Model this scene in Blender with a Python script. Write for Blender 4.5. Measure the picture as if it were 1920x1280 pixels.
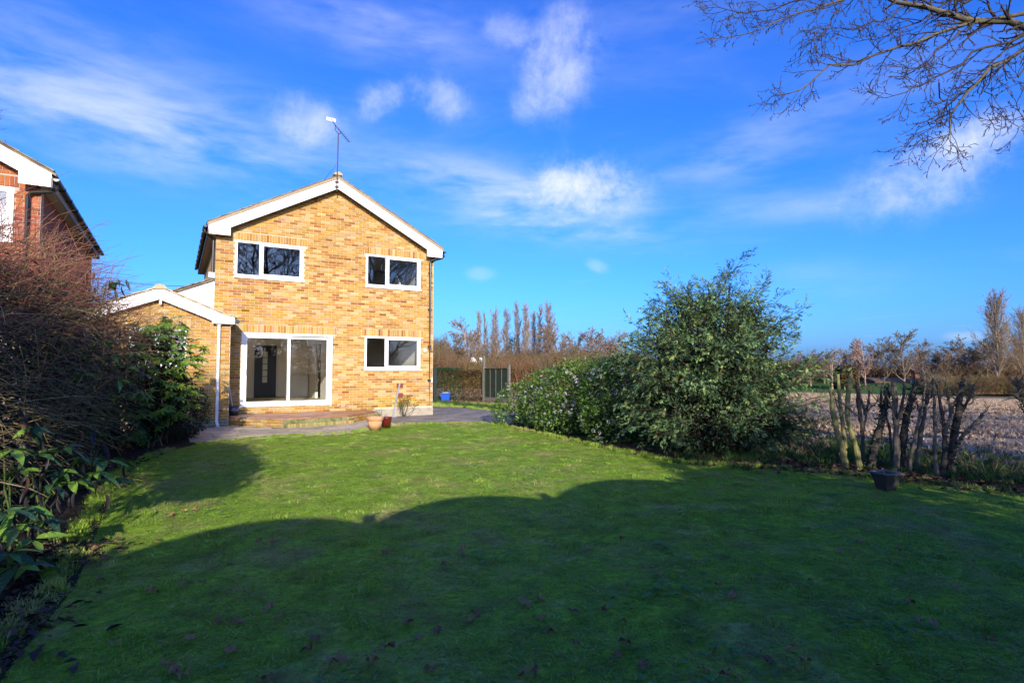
import bpy, math
import numpy as np
from mathutils import Vector, Matrix

for o in list(bpy.data.objects):
    bpy.data.objects.remove(o)
sc = bpy.context.scene
C = sc.collection
RAD = math.radians
rng = np.random.default_rng(11)

# ------------------------------------------------------------------ camera, sky, sun, exposure
# World axes: X along the back wall of the house, Y away from the garden into the house, Z up (lawn = 0).
CAM = np.array([-1.60, -17.78, 1.40]); YAW = RAD(30.11); PITCH = RAD(2.97); FPX = 1090.8
cd = bpy.data.cameras.new('camera'); cam = bpy.data.objects.new('camera', cd); C.objects.link(cam)
cd.sensor_width = 36.0; cd.lens = 36.0 * FPX / 1920.0; cd.clip_start = 0.05; cd.clip_end = 5000
cam.location = CAM; cam.rotation_euler = (RAD(90) + PITCH, 0, -YAW)
sc.camera = cam

SUN_AZ = RAD(180 + 16.5); SUN_EL = RAD(18.5)
sunvec = Vector((math.sin(SUN_AZ) * math.cos(SUN_EL), math.cos(SUN_AZ) * math.cos(SUN_EL), math.sin(SUN_EL)))
sl = bpy.data.lights.new('sun', 'SUN'); sun = bpy.data.objects.new('sun', sl); C.objects.link(sun)
sl.energy = 2.0; sl.angle = RAD(0.5); sl.color = (1.0, 0.92, 0.79)
sun.rotation_euler = sunvec.to_track_quat('Z', 'Y').to_euler()
sun.location = (-6, -30, 14)

sc.view_settings.view_transform = 'Standard'; sc.view_settings.look = 'None'
sc.view_settings.gamma = 1.0; sc.view_settings.use_curve_mapping = False
sc.view_settings.exposure = 1.88
sc.render.engine = 'CYCLES'
sc.cycles.max_bounces = 10; sc.cycles.diffuse_bounces = 7; sc.cycles.transparent_max_bounces = 24
sc.cycles.use_denoising = True


def pdir(x, y):
    """unit world direction through a point of the photograph (used to lay out far things and clouds)"""
    c = np.array([(x - 960) / FPX, 1.0, -(y - 640) / FPX])
    cp, sp = math.cos(PITCH), math.sin(PITCH)
    c = np.array([c[0], cp * c[1] - sp * c[2], sp * c[1] + cp * c[2]])
    cy, sy = math.cos(YAW), math.sin(YAW)
    return np.array([cy * c[0] + sy * c[1], -sy * c[0] + cy * c[1], c[2]])


def at(x, y, depth):
    d = pdir(x, y)
    fwd = np.array([math.sin(YAW), math.cos(YAW), 0])
    return CAM + d * depth / (d @ fwd)


def cw(x, depth, z=0.0):
    p = at(x, 697, depth); return np.array([p[0], p[1], z])


# ---- world
w = bpy.data.worlds.new('World'); sc.world = w; w.use_nodes = True
nt = w.node_tree; nt.nodes.clear()


def N(t, **kw):
    n = nt.nodes.new(t)
    for k, v in kw.items():
        setattr(n, k, v)
    return n


def Mth(op, a, b=None, c=None, clamp=False):
    n = nt.nodes.new('ShaderNodeMath'); n.operation = op; n.use_clamp = clamp
    for i, v in enumerate((a, b, c)):
        if v is None: continue
        if isinstance(v, (int, float)): n.inputs[i].default_value = v
        else: nt.links.new(v, n.inputs[i])
    return n.outputs[0]


def Vm(op, a, b=None):
    n = nt.nodes.new('ShaderNodeVectorMath'); n.operation = op
    for i, v in enumerate((a, b)):
        if v is None: continue
        if isinstance(v, (tuple, list)): n.inputs[i].default_value = v
        else: nt.links.new(v, n.inputs[i])
    return n


sky = N('ShaderNodeTexSky', sky_type='NISHITA', sun_disc=False)
sky.sun_elevation = SUN_EL; sky.sun_rotation = SUN_AZ
sky.altitude = 50; sky.air_density = 1.0; sky.dust_density = 1.7; sky.ozone_density = 10.0
# the photograph's saturated blue: the red and green of the darker sky are pressed down, bright sky stays natural
srgb = N('ShaderNodeSeparateColor'); nt.links.new(sky.outputs[0], srgb.inputs[0])
gr = Mth('MULTIPLY', Mth('POWER', srgb.outputs[0], 1.35), 0.33)
gg = Mth('MULTIPLY', Mth('POWER', srgb.outputs[1], 1.2), 0.365)
gb = Mth('MULTIPLY', srgb.outputs[2], 0.58)
hs = N('ShaderNodeCombineColor')
for k_, v_ in enumerate((gr, gg, gb)): nt.links.new(v_, hs.inputs[k_])
tc = N('ShaderNodeTexCoord'); D = tc.outputs['Generated']
sep = N('ShaderNodeSeparateXYZ'); nt.links.new(D, sep.inputs[0])
zc = Mth('MAXIMUM', sep.outputs[2], 0.04)
inv = Mth('DIVIDE', 1.0, zc)
plane = Vm('SCALE', D); nt.links.new(inv, plane.inputs['Scale'])


def noise(vec, scale, detail=6, rough=0.55, dist=0.0):
    n = N('ShaderNodeTexNoise'); nt.links.new(vec, n.inputs['Vector'])
    n.inputs['Scale'].default_value = scale; n.inputs['Detail'].default_value = detail
    n.inputs['Roughness'].default_value = rough; n.inputs['Distortion'].default_value = dist
    return n.outputs['Fac']


def ramp(v, lo, hi):
    n = N('ShaderNodeMapRange'); n.interpolation_type = 'SMOOTHSTEP'
    nt.links.new(v, n.inputs[0]); n.inputs[1].default_value = lo; n.inputs[2].default_value = hi
    return n.outputs[0]


warp = noise(D, 7.0, 5, 0.6)
puff = noise(D, 10.0, 10, 0.68, 0.15)
mp = N('ShaderNodeMapping'); nt.links.new(D, mp.inputs[0])
mp.inputs['Rotation'].default_value = (0, 0, -YAW - 0.1); mp.inputs['Scale'].default_value = (2.2, 2.2, 9.0)
streak = noise(mp.outputs[0], 2.6, 8, 0.58, 0.12)
BL = [  # x, y, half-width, half-height (photo px), tilt, strength, kind
    (120, 130, 420, 120, 0.12, 0.50, 's'), (330, 255, 360, 60, 0.08, 0.55, 's'), (60, 230, 330, 70, 0.1, 0.34, 's'),
    (570, 228, 75, 55, 0.0, 0.62, 'p'), (715, 190, 62, 34, -0.5, 0.62, 'p'), (822, 184, 66, 44, 0.3, 0.60, 'p'),
    (1052, 112, 78, 105, 0.35, 0.72, 'p'), (985, 205, 38, 40, -0.5, 0.42, 'p'), (950, 60, 60, 40, 0, .4, 'p'),
    (1088, 350, 125, 62, 0.08, 1.15, 'p'), (930, 352, 230, 52, 0.18, 0.85, 's'), (1040, 418, 190, 36, 0.10, 0.95, 's'),
    (1725, 338, 150, 72, -0.25, 0.72, 'p'), (1835, 256, 85, 48, -0.1, 0.66, 'p'),
    (1370, 305, 140, 55, 0.0, 0.40, 's'), (1500, 388, 190, 30, 0.05, 0.42, 's'), (690, 32, 210, 70, 0.15, 0.55, 's'),
    (1118, 498, 26, 14, 0.4, 0.30, 'p'), (900, 513, 34, 15, 0.0, 0.25, 'p'), (1540, 205, 260, 60, -0.2, 0.30, 's'),
    (1250, 40, 260, 70, 0.1, 0.18, 's'), (1815, 630, 40, 12, 0.0, 0.4, 'p'), (1560, 520, 130, 40, 0.1, 0.18, 's')]
tot = None
for (x, y, rx, ry, tilt, st, kd) in BL:
    d0 = pdir(x, y); L0 = np.linalg.norm(d0); d0 = d0 / L0
    ex = np.cross(d0, [0, 0, 1]); ex /= np.linalg.norm(ex); ey = np.cross(ex, d0)
    ct, s_ = math.cos(-tilt), math.sin(-tilt)
    ex, ey = ct * ex + s_ * ey, -s_ * ex + ct * ey
    a = Vm('DOT_PRODUCT', D, tuple(ex * FPX * L0 / rx)).outputs['Value']
    b = Vm('DOT_PRODUCT', D, tuple(ey * FPX * L0 / ry)).outputs['Value']
    f = Vm('DOT_PRODUCT', D, tuple(d0)).outputs['Value']
    r2 = Mth('ADD', Mth('MULTIPLY', a, a), Mth('MULTIPLY', b, b))
    m = Mth('POWER', 2.718, Mth('MULTIPLY', r2, -1.1))
    m = Mth('MULTIPLY', m, Mth('GREATER_THAN', f, 0.0))
    if kd == 'p':
        q = ramp(Mth('ADD', puff, Mth('MULTIPLY', m, 0.30)), 0.48, 0.95)
        q = Mth('MULTIPLY', Mth('MULTIPLY', q, ramp(m, 0.02, 0.75)), st * 0.78)
    else:
        q = Mth('MULTIPLY', Mth('MULTIPLY', m, ramp(streak, 0.30, 0.80)), st * 0.66)
    tot = q if tot is None else Mth('ADD', tot, q)
# thin high cloud that goes on over the whole sky
wisp = Mth('MULTIPLY', ramp(noise(plane.outputs[0], 0.55, 8, 0.62, 1.2), 0.54, 0.92), 0.16)
tot = Mth('MINIMUM', Mth('ADD', tot, wisp), 0.92)
mix = N('ShaderNodeMix', data_type='RGBA')
nt.links.new(tot, mix.inputs['Factor']); nt.links.new(hs.outputs[0], mix.inputs['A'])
mix.inputs['B'].default_value = (1.75, 1.86, 2.1, 1)
bg = N('ShaderNodeBackground'); bg.inputs['Strength'].default_value = 0.15
nt.links.new(mix.outputs['Result'], bg.inputs['Color'])
wo = N('ShaderNodeOutputWorld'); nt.links.new(bg.outputs[0], wo.inputs['Surface'])


# ------------------------------------------------------------------ helpers
def lin(r, g, b):
    f = lambda c: (c / 255 / 12.92) if c / 255 <= 0.04045 else ((c / 255 + 0.055) / 1.055) ** 2.4
    return (f(r), f(g), f(b))


def mat(name, col=(0.5, 0.5, 0.5), rough=0.7, tint=False, ns=0, na=0.2, bump=0, bs=60, spec=0.35, trans=0.0, metal=0.0,
        col2=None, cs=1.0, c2=(0.45, 0.6), world=False, coat=0.0, det=6):
    m = bpy.data.materials.new(name); m.use_nodes = True
    t = m.node_tree; n = t.nodes; l = t.links
    b = n['Principled BSDF']; b.inputs['Roughness'].default_value = rough; b.inputs['Specular IOR Level'].default_value = spec
    b.inputs['Metallic'].default_value = metal; b.inputs['Coat Weight'].default_value = coat
    if world:
        co = n.new('ShaderNodeNewGeometry').outputs['Position']
    else:
        co = n.new('ShaderNodeTexCoord').outputs['Object']
    if tint:
        a = n.new('ShaderNodeAttribute'); a.attribute_name = 'tint'; cur = a.outputs['Color']
    else:
        r = n.new('ShaderNodeRGB'); r.outputs[0].default_value = (*col, 1); cur = r.outputs[0]
    if col2 is not None:
        tx = n.new('ShaderNodeTexNoise'); l.new(co, tx.inputs['Vector']); tx.inputs['Scale'].default_value = cs
        tx.inputs['Detail'].default_value = det; tx.inputs['Roughness'].default_value = 0.62
        mr = n.new('ShaderNodeMapRange'); mr.interpolation_type = 'SMOOTHSTEP'; l.new(tx.outputs['Fac'], mr.inputs[0])
        mr.inputs[1].default_value = c2[0]; mr.inputs[2].default_value = c2[1]
        mx = n.new('ShaderNodeMix'); mx.data_type = 'RGBA'; l.new(mr.outputs[0], mx.inputs['Factor'])
        l.new(cur, mx.inputs['A']); mx.inputs['B'].default_value = (*col2, 1); cur = mx.outputs['Result']
    if ns:
        tx = n.new('ShaderNodeTexNoise'); l.new(co, tx.inputs['Vector']); tx.inputs['Scale'].default_value = ns
        tx.inputs['Detail'].default_value = 7; tx.inputs['Roughness'].default_value = 0.65
        mr = n.new('ShaderNodeMapRange'); l.new(tx.outputs['Fac'], mr.inputs[0])
        mr.inputs[1].default_value = 0.25; mr.inputs[2].default_value = 0.75
        mr.inputs[3].default_value = 1 - na; mr.inputs[4].default_value = 1 + na
        sc_ = n.new('ShaderNodeVectorMath'); sc_.operation = 'SCALE'; l.new(cur, sc_.inputs[0]); l.new(mr.outputs[0], sc_.inputs['Scale'])
        cur = sc_.outputs[0]
    l.new(cur, b.inputs['Base Color'])
    if bump:
        tx = n.new('ShaderNodeTexNoise'); l.new(co, tx.inputs['Vector']); tx.inputs['Scale'].default_value = bs
        tx.inputs['Detail'].default_value = 8
        bp = n.new('ShaderNodeBump'); bp.inputs['Strength'].default_value = bump; bp.inputs['Distance'].default_value = 0.02
        l.new(tx.outputs['Fac'], bp.inputs['Height']); l.new(bp.outputs[0], b.inputs['Normal'])
    if trans:
        tr = n.new('ShaderNodeBsdfTranslucent'); l.new(cur, tr.inputs['Color'])
        ms = n.new('ShaderNodeMixShader'); ms.inputs[0].default_value = trans
        l.new(b.outputs[0], ms.inputs[1]); l.new(tr.outputs[0], ms.inputs[2])
        l.new(ms.outputs[0], n['Material Output'].inputs['Surface'])
    return m


def glass_mat(name, tintc=(0.93, 0.95, 0.95), ior=1.75):
    m = bpy.data.materials.new(name); m.use_nodes = True
    t = m.node_tree; n = t.nodes; l = t.links; n.clear()
    g = n.new('ShaderNodeBsdfGlossy'); g.inputs['Roughness'].default_value = 0.0
    tr = n.new('ShaderNodeBsdfTransparent'); tr.inputs[0].default_value = (*tintc, 1)
    fr = n.new('ShaderNodeFresnel'); fr.inputs['IOR'].default_value = ior
    # window glass is never quite flat: a slow ripple bends the mirror image a little
    nz = n.new('ShaderNodeTexNoise'); nz.inputs['Scale'].default_value = 1.3; nz.inputs['Detail'].default_value = 1
    tcn = n.new('ShaderNodeTexCoord'); l.new(tcn.outputs['Object'], nz.inputs['Vector'])
    bp = n.new('ShaderNodeBump'); bp.inputs['Strength'].default_value = 0.02; bp.inputs['Distance'].default_value = 0.1
    l.new(nz.outputs['Fac'], bp.inputs['Height']); l.new(bp.outputs[0], g.inputs['Normal'])
    mx = n.new('ShaderNodeMixShader'); l.new(fr.outputs[0], mx.inputs[0]); l.new(tr.outputs[0], mx.inputs[1]); l.new(g.outputs[0], mx.inputs[2])
    o = n.new('ShaderNodeOutputMaterial'); l.new(mx.outputs[0], o.inputs[0])
    return m


def mesh_np(name, V, Fs, tint=None, smooth=False):
    """V (n,3); Fs list of (m,k) index arrays; tint (faces,3)"""
    me = bpy.data.meshes.new(name)
    V = np.asarray(V, np.float32)
    Fs = [np.asarray(f, np.int32) for f in Fs if len(f)]
    me.vertices.add(len(V)); me.vertices.foreach_set('co', V.ravel())
    loops = np.concatenate([f.ravel() for f in Fs]); tots = np.concatenate([np.full(len(f), f.shape[1], np.int32) for f in Fs])
    starts = np.concatenate([[0], np.cumsum(tots)[:-1]]).astype(np.int32)
    me.loops.add(len(loops)); me.loops.foreach_set('vertex_index', loops)
    me.polygons.add(len(tots)); me.polygons.foreach_set('loop_start', starts)
    try: me.polygons.foreach_set('loop_total', tots)
    except Exception: pass
    if smooth: me.polygons.foreach_set('use_smooth', np.ones(len(tots), bool))
    me.update(calc_edges=True)
    if tint is not None:
        a = me.attributes.new('tint', 'FLOAT_COLOR', 'FACE')
        t4 = np.ones((len(tots), 4), np.float32); t4[:, :3] = tint
        a.data.foreach_set('color', t4.ravel())
    return me


class MB:
    def __init__(s): s.V = []; s.F = []; s.T = []
    def add(s, v, f, t=None):
        k = len(s.V); s.V += [tuple(p) for p in v]
        for q in f: s.F.append([i + k for i in q]); s.T.append(t)
    def box(s, x0, x1, y0, y1, z0, z1, t=None):
        s.add([(x0, y0, z0), (x1, y0, z0), (x1, y1, z0), (x0, y1, z0), (x0, y0, z1), (x1, y0, z1), (x1, y1, z1), (x0, y1, z1)],
              [(3, 2, 1, 0), (4, 5, 6, 7), (0, 1, 5, 4), (1, 2, 6, 5), (2, 3, 7, 6), (3, 0, 4, 7)], t); return s
    def prism(s, poly, h0, h1, axis='z', t=None):
        """poly 2-D; extruded along axis from h0 to h1 ('z': xy poly; 'y': xz poly; 'x': yz poly)"""
        m = {'z': lambda a, b, h: (a, b, h), 'y': lambda a, b, h: (a, h, b), 'x': lambda a, b, h: (h, a, b)}[axis]
        n = len(poly)
        v = [m(a, b, h0) for a, b in poly] + [m(a, b, h1) for a, b in poly]
        area = sum(poly[i][0] * poly[(i + 1) % n][1] - poly[(i + 1) % n][0] * poly[i][1] for i in range(n))
        f = [list(range(n))[::-1], list(range(n, 2 * n))] + [[i, (i + 1) % n, n + (i + 1) % n, n + i] for i in range(n)]
        if (area < 0) != (axis == 'y'): f = [q[::-1] for q in f]
        s.add(v, f, t); return s
    def tube(s, path, r, sides=8, t=None, cap=True):
        P = np.array(path, float); R = np.broadcast_to(np.array(r, float), (len(P),))
        V, F = tubes_np(P[None], R[None], sides)
        k = len(s.V); s.V += [tuple(p) for p in V]
        for q in F: s.F.append([int(i) + k for i in q]); s.T.append(t)
        if cap:
            s.F.append([k + i for i in range(sides)]); s.T.append(t)
            s.F.append([k + (len(P) - 1) * sides + i for i in range(sides)][::-1]); s.T.append(t)
        return s
    def lathe(s, prof, sides=28, c=(0, 0, 0), t=None):
        k = len(s.V); n = len(prof)
        for r, z in prof:
            for i in range(sides):
                a = 2 * math.pi * i / sides; s.V.append((c[0] + r * math.cos(a), c[1] + r * math.sin(a), c[2] + z))
        for j in range(n - 1):
            for i in range(sides):
                i2 = (i + 1) % sides
                s.F.append([k + j * sides + i, k + j * sides + i2, k + (j + 1) * sides + i2, k + (j + 1) * sides + i]); s.T.append(t)
        return s
    def mesh(s, name, smooth=False):
        me = bpy.data.meshes.new(name); me.from_pydata(s.V, [], s.F)
        if smooth: me.polygons.foreach_set('use_smooth', np.ones(len(me.polygons), bool))
        if any(t is not None for t in s.T):
            a = me.attributes.new('tint', 'FLOAT_COLOR', 'FACE')
            t4 = np.ones((len(s.T), 4), np.float32); t4[:, :3] = [t if t is not None else (.5, .5, .5) for t in s.T]
            a.data.foreach_set('color', t4.ravel())
        me.update(); return me
    def build(s, name, m, parent=None, smooth=False, bevel=0):
        return obj(name, s.mesh(name, smooth), m, parent, bevel=bevel)


def obj(name, me, m, parent=None, loc=None, rot=None, scale=None, bevel=0):
    o = bpy.data.objects.new(name, me); C.objects.link(o)
    if m is not None and not me.materials: me.materials.append(m)
    if loc is not None: o.location = loc
    if rot is not None: o.rotation_euler = rot
    if scale is not None: o.scale = scale if hasattr(scale, '__len__') else (scale,) * 3
    if parent is not None: adopt(o, parent)
    if bevel:
        bm = o.modifiers.new('bevel', 'BEVEL'); bm.width = bevel; bm.segments = 2; bm.limit_method = 'ANGLE'; bm.angle_limit = RAD(40)
    return o


ORIG = {}
def adopt(o, parent):
    o.parent = parent
    l = ORIG.get(parent.name, (0, 0, 0)); o.matrix_parent_inverse = Matrix.Translation((-l[0], -l[1], -l[2]))


def tag(o, label=None, cat=None, group=None, kind=None):
    for k, v in (('label', label), ('category', cat), ('group', group), ('kind', kind)):
        if v: o[k] = v
    return o


def thing(name, label, cat, loc=(0, 0, 0), group=None):
    e = bpy.data.objects.new(name, None); C.objects.link(e); e.empty_display_size = 0.2
    e.location = [float(v) for v in loc]; ORIG[e.name] = tuple(float(v) for v in loc)
    return tag(e, label, cat, group)


def tubes_np(P, R, sides=3):
    P = np.asarray(P, float); n, k, _ = P.shape
    T = np.gradient(P, axis=1); T /= np.linalg.norm(T, axis=2, keepdims=True) + 1e-9
    mt = T.mean(1); ref = np.where((np.abs(mt[:, 2:3]) < 0.8), np.array([[0, 0, 1.0]]), np.array([[1.0, 0, 0]]))
    S = np.cross(T, ref[:, None, :]); S /= np.linalg.norm(S, axis=2, keepdims=True) + 1e-9
    U = np.cross(S, T)
    a = np.arange(sides) * 2 * np.pi / sides
    V = P[:, :, None, :] + R[:, :, None, None] * (np.cos(a)[None, None, :, None] * S[:, :, None, :] + np.sin(a)[None, None, :, None] * U[:, :, None, :])
    idx = np.arange(n * k * sides).reshape(n, k, sides)
    i0 = idx[:, :-1, :]; i1 = idx[:, 1:, :]
    F = np.stack([i0, np.roll(i0, -1, 2), np.roll(i1, -1, 2), i1], -1).reshape(-1, 4)
    return V.reshape(-1, 3), F


def unit(v): return v / (np.linalg.norm(v, axis=-1, keepdims=True) + 1e-9)


def walk(start, d, L, k, wig=0.15, grav=0.0, r=rng):
    n = len(start); P = np.zeros((n, k, 3)); P[:, 0] = start; d = unit(np.array(d, float)); st = (L / (k - 1))[:, None]
    for i in range(1, k):
        P[:, i] = P[:, i - 1] + d * st
        d = unit(d + wig * r.normal(size=(n, 3)) + np.array([0, 0, grav]))
    return P


def grow(P, R, m, t0, t1, ang, Lr, k, wig=0.15, grav=0.0, rr=(0.5, 0.15), r=rng, up=0.0, Labs=None, taper=0.6):
    """m side shoots on every polyline of P (n,k0,3)"""
    n, k0, _ = P.shape
    t = t0 + (t1 - t0) * (np.arange(m)[None] + r.uniform(0, 1, (n, m))) / m
    f = t * (k0 - 1); i = np.clip(f.astype(int), 0, k0 - 2); fr = (f - i)[..., None]
    rows = np.arange(n)[:, None]
    s = P[rows, i] * (1 - fr) + P[rows, i + 1] * fr
    tan = unit(P[rows, i + 1] - P[rows, i])
    pr = R[rows, i] * (1 - fr[..., 0]) + R[rows, i + 1] * fr[..., 0]
    q = unit(np.cross(tan, unit(r.normal(size=(n, m, 3)))))
    a = ang[0] + ang[1] * r.normal(size=(n, m, 1))
    d = np.cos(a) * tan + np.sin(a) * q + np.array([0, 0, up])
    plen = np.linalg.norm(np.diff(P, axis=1), axis=2).sum(1)[:, None]
    L = (plen if Labs is None else Labs) * (Lr[0] + (Lr[1] - Lr[0]) * r.uniform(0, 1, (n, m))) * (1.15 - taper * t)
    Q = walk(s.reshape(-1, 3), d.reshape(-1, 3), L.ravel(), k, wig, grav, r)
    r0 = np.minimum(pr.ravel() * rr[0], pr.ravel() * 0.9)
    RR = r0[:, None] * np.linspace(1, rr[1] / rr[0] if rr[1] < rr[0] else 1, k)[None]
    return Q, RR


def merge(parts):
    Vs, Fs, k = [], [], 0
    for V, F in parts:
        Vs.append(V); Fs.append(F + k); k += len(V)
    return np.concatenate(Vs), np.concatenate(Fs)


def leaves_np(pos, d, nrm, L, wr=0.4, fold=0.15, droop=0.0):
    """two-triangle folded leaf: base, right, tip, left"""
    d = unit(d); s = unit(np.cross(d, nrm)); nn = np.cross(s, d); L = np.asarray(L)[:, None]
    b = pos; tip = pos + d * L - nn * droop * L
    mid = pos + d * L * 0.48 + nn * fold * L * 0.5
    V = np.stack([b, mid + s * L * wr * 0.5, tip, mid - s * L * wr * 0.5], 1).reshape(-1, 3)
    i = np.arange(len(pos)) * 4
    F = np.concatenate([np.stack([i, i + 1, i + 2], 1), np.stack([i, i + 2, i + 3], 1)])
    return V, F


def rdir(n, r=rng): return unit(r.normal(size=(n, 3)))


def fbm_pts(p, s, seed=0):
    """cheap smooth pseudo-noise in -1..1 for arrays of points"""
    q = np.asarray(p) * s; v = 0; a = 1.0; rr = np.random.default_rng(seed)
    for o in range(4):
        k = rr.normal(size=(3, q.shape[-1])); ph = rr.uniform(0, 6.28, 3)
        v = v + a * np.sin(q @ k[0] + ph[0] + 1.3 * np.sin(q @ k[1] + ph[1])) * np.cos(q @ k[2] + ph[2])
        q = q * 2.05; a *= 0.5
    return v / 1.5


def clip_poly(sub, clip):
    """Sutherland-Hodgman, clip counter-clockwise convex"""
    out = [tuple(p) for p in sub]
    for i in range(len(clip)):
        a, b = clip[i], clip[(i + 1) % len(clip)]
        ins = lambda p: (b[0] - a[0]) * (p[1] - a[1]) - (b[1] - a[1]) * (p[0] - a[0]) >= 0
        src, out = out, []
        for j in range(len(src)):
            p, q = src[j - 1], src[j]
            if ins(p) != ins(q):
                x1, y1, x2, y2 = *p, *q
                d1 = (b[0] - a[0]) * (y1 - a[1]) - (b[1] - a[1]) * (x1 - a[0]); d2 = (b[0] - a[0]) * (y2 - a[1]) - (b[1] - a[1]) * (x2 - a[0])
                t = d1 / (d1 - d2); out.append((x1 + t * (x2 - x1), y1 + t * (y2 - y1)))
            if ins(q): out.append(q)
        if not out: return []
    return out


def in_poly(X, Y, poly):
    ins = np.zeros(len(X), bool)
    for i in range(len(poly)):
        (x1, y1), (x2, y2) = poly[i - 1], poly[i]
        c = ((y1 > Y) != (y2 > Y)) & (X < (x2 - x1) * (Y - y1) / (y2 - y1 + 1e-12) + x1); ins ^= c
    return ins


def scatter(name, pts, rot, scl, meshes, m, idx=None, parent=None):
    """a mass nobody could count: meshes instanced on points (kind = stuff)"""
    col = bpy.data.collections.new(name + '_pieces')
    for i, me in enumerate(meshes):
        if not me.materials: me.materials.append(m)
        col.objects.link(bpy.data.objects.new('%s_piece_%02d' % (name, i), me))
    pm = bpy.data.meshes.new(name); n = len(pts); pm.vertices.add(n); pm.vertices.foreach_set('co', np.asarray(pts, np.float32).ravel())
    a = pm.attributes.new('rot', 'FLOAT_VECTOR', 'POINT'); a.data.foreach_set('vector', np.asarray(rot, np.float32).ravel())
    a = pm.attributes.new('scl', 'FLOAT_VECTOR', 'POINT'); a.data.foreach_set('vector', np.asarray(scl, np.float32).ravel())
    if idx is None: idx = rng.integers(0, len(meshes), n)
    a = pm.attributes.new('pick', 'INT', 'POINT'); a.data.foreach_set('value', np.asarray(idx, np.int32))
    pm.materials.append(m)
    o = bpy.data.objects.new(name, pm); C.objects.link(o)
    g = bpy.data.node_groups.new(name, 'GeometryNodeTree')
    g.interface.new_socket('Geometry', in_out='INPUT', socket_type='NodeSocketGeometry')
    g.interface.new_socket('Geometry', in_out='OUTPUT', socket_type='NodeSocketGeometry')
    n_ = g.nodes; gi = n_.new('NodeGroupInput'); go = n_.new('NodeGroupOutput'); ci = n_.new('GeometryNodeCollectionInfo')
    ci.inputs[0].default_value = col; ci.inputs['Separate Children'].default_value = True; ci.inputs['Reset Children'].default_value = True
    ip = n_.new('GeometryNodeInstanceOnPoints'); ip.inputs['Pick Instance'].default_value = True
    for nm, ty, sk in (('rot', 'FLOAT_VECTOR', 'Rotation'), ('scl', 'FLOAT_VECTOR', 'Scale'), ('pick', 'INT', 'Instance Index')):
        at_ = n_.new('GeometryNodeInputNamedAttribute'); at_.data_type = ty; at_.inputs['Name'].default_value = nm
        g.links.new(at_.outputs[0], ip.inputs[sk])
    g.links.new(gi.outputs[0], ip.inputs['Points']); g.links.new(ci.outputs[0], ip.inputs['Instance']); g.links.new(ip.outputs[0], go.inputs[0])
    md = o.modifiers.new('scatter', 'NODES'); md.node_group = g
    o['kind'] = 'stuff'
    return o


# ------------------------------------------------------------------ materials
WHITE = mat('white_upvc', (0.74, 0.74, 0.73), 0.35, spec=0.4, ns=3, na=0.03)
BRICKM = mat('buff_brick', tint=True, rough=0.88, ns=26, na=0.22, bump=0.35, bs=90, spec=0.15)
MORTAR = mat('mortar', (0.50, 0.42, 0.29), 0.95, ns=12, na=0.15, bump=0.3, spec=0.1)
REDMORTAR = mat('pale_mortar', (0.40, 0.31, 0.24), 0.95, ns=12, na=0.15, spec=0.1)
TILEM = mat('roof_tile_concrete', (0.15, 0.115, 0.08), 0.9, ns=9, na=0.4, bump=0.4, bs=30, spec=0.1, col2=(0.23, 0.19, 0.12), cs=5)
PALETILE = mat('pale_roof_tile', (0.42, 0.32, 0.20), 0.9, ns=9, na=0.3, bump=0.3, bs=30, spec=0.1)
BLACK = mat('black_plastic', (0.012, 0.011, 0.011), 0.35, spec=0.5)
RENDER = mat('white_cladding', (0.80, 0.79, 0.76), 0.7, ns=4, na=0.03)
CONC = mat('grey_concrete', (0.34, 0.29, 0.22), 0.92, ns=6, na=0.25, bump=0.3, bs=40, spec=0.15)
POSTC = mat('concrete_post', (0.15, 0.135, 0.11), 0.92, ns=8, na=0.25, bump=0.3, bs=40, spec=0.15)
GLASS = glass_mat('window_glass')
STEEL = mat('galvanised_steel', (0.42, 0.42, 0.43), 0.45, metal=0.8, ns=15, na=0.2)
RUST = mat('dark_steel', (0.055, 0.04, 0.045), 0.6, metal=0.3, ns=20, na=0.4)
ALU = mat('dull_aluminium', (0.26, 0.26, 0.27), 0.5, metal=0.3)

# ------------------------------------------------------------------ terrain
GROUNDM = mat('rough_ground', (0.09, 0.10, 0.04), 0.95, world=True, ns=0.6, na=0.3, col2=(0.10, 0.085, 0.045), cs=0.13, bump=0.4, bs=6, spec=0.1)


def gz(X):
    return np.where(np.asarray(X) > 12, -0.024 * (np.minimum(X, 110) - 12), 0.0)


xs = [-1800, -60, -3, 4, 8, 12, 60, 110, 2600]; ys = [-1800, -60, -20, 0, 20, 60, 140, 2600]
V = [(x, y, float(gz(x)) - 0.012) for y in ys for x in xs]
F = [[j * len(xs) + i, j * len(xs) + i + 1, (j + 1) * len(xs) + i + 1, (j + 1) * len(xs) + i] for j in range(len(ys) - 1) for i in range(len(xs) - 1)]
mb = MB(); mb.add(V, F); tag(mb.build('ground', GROUNDM), kind='structure')

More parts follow.
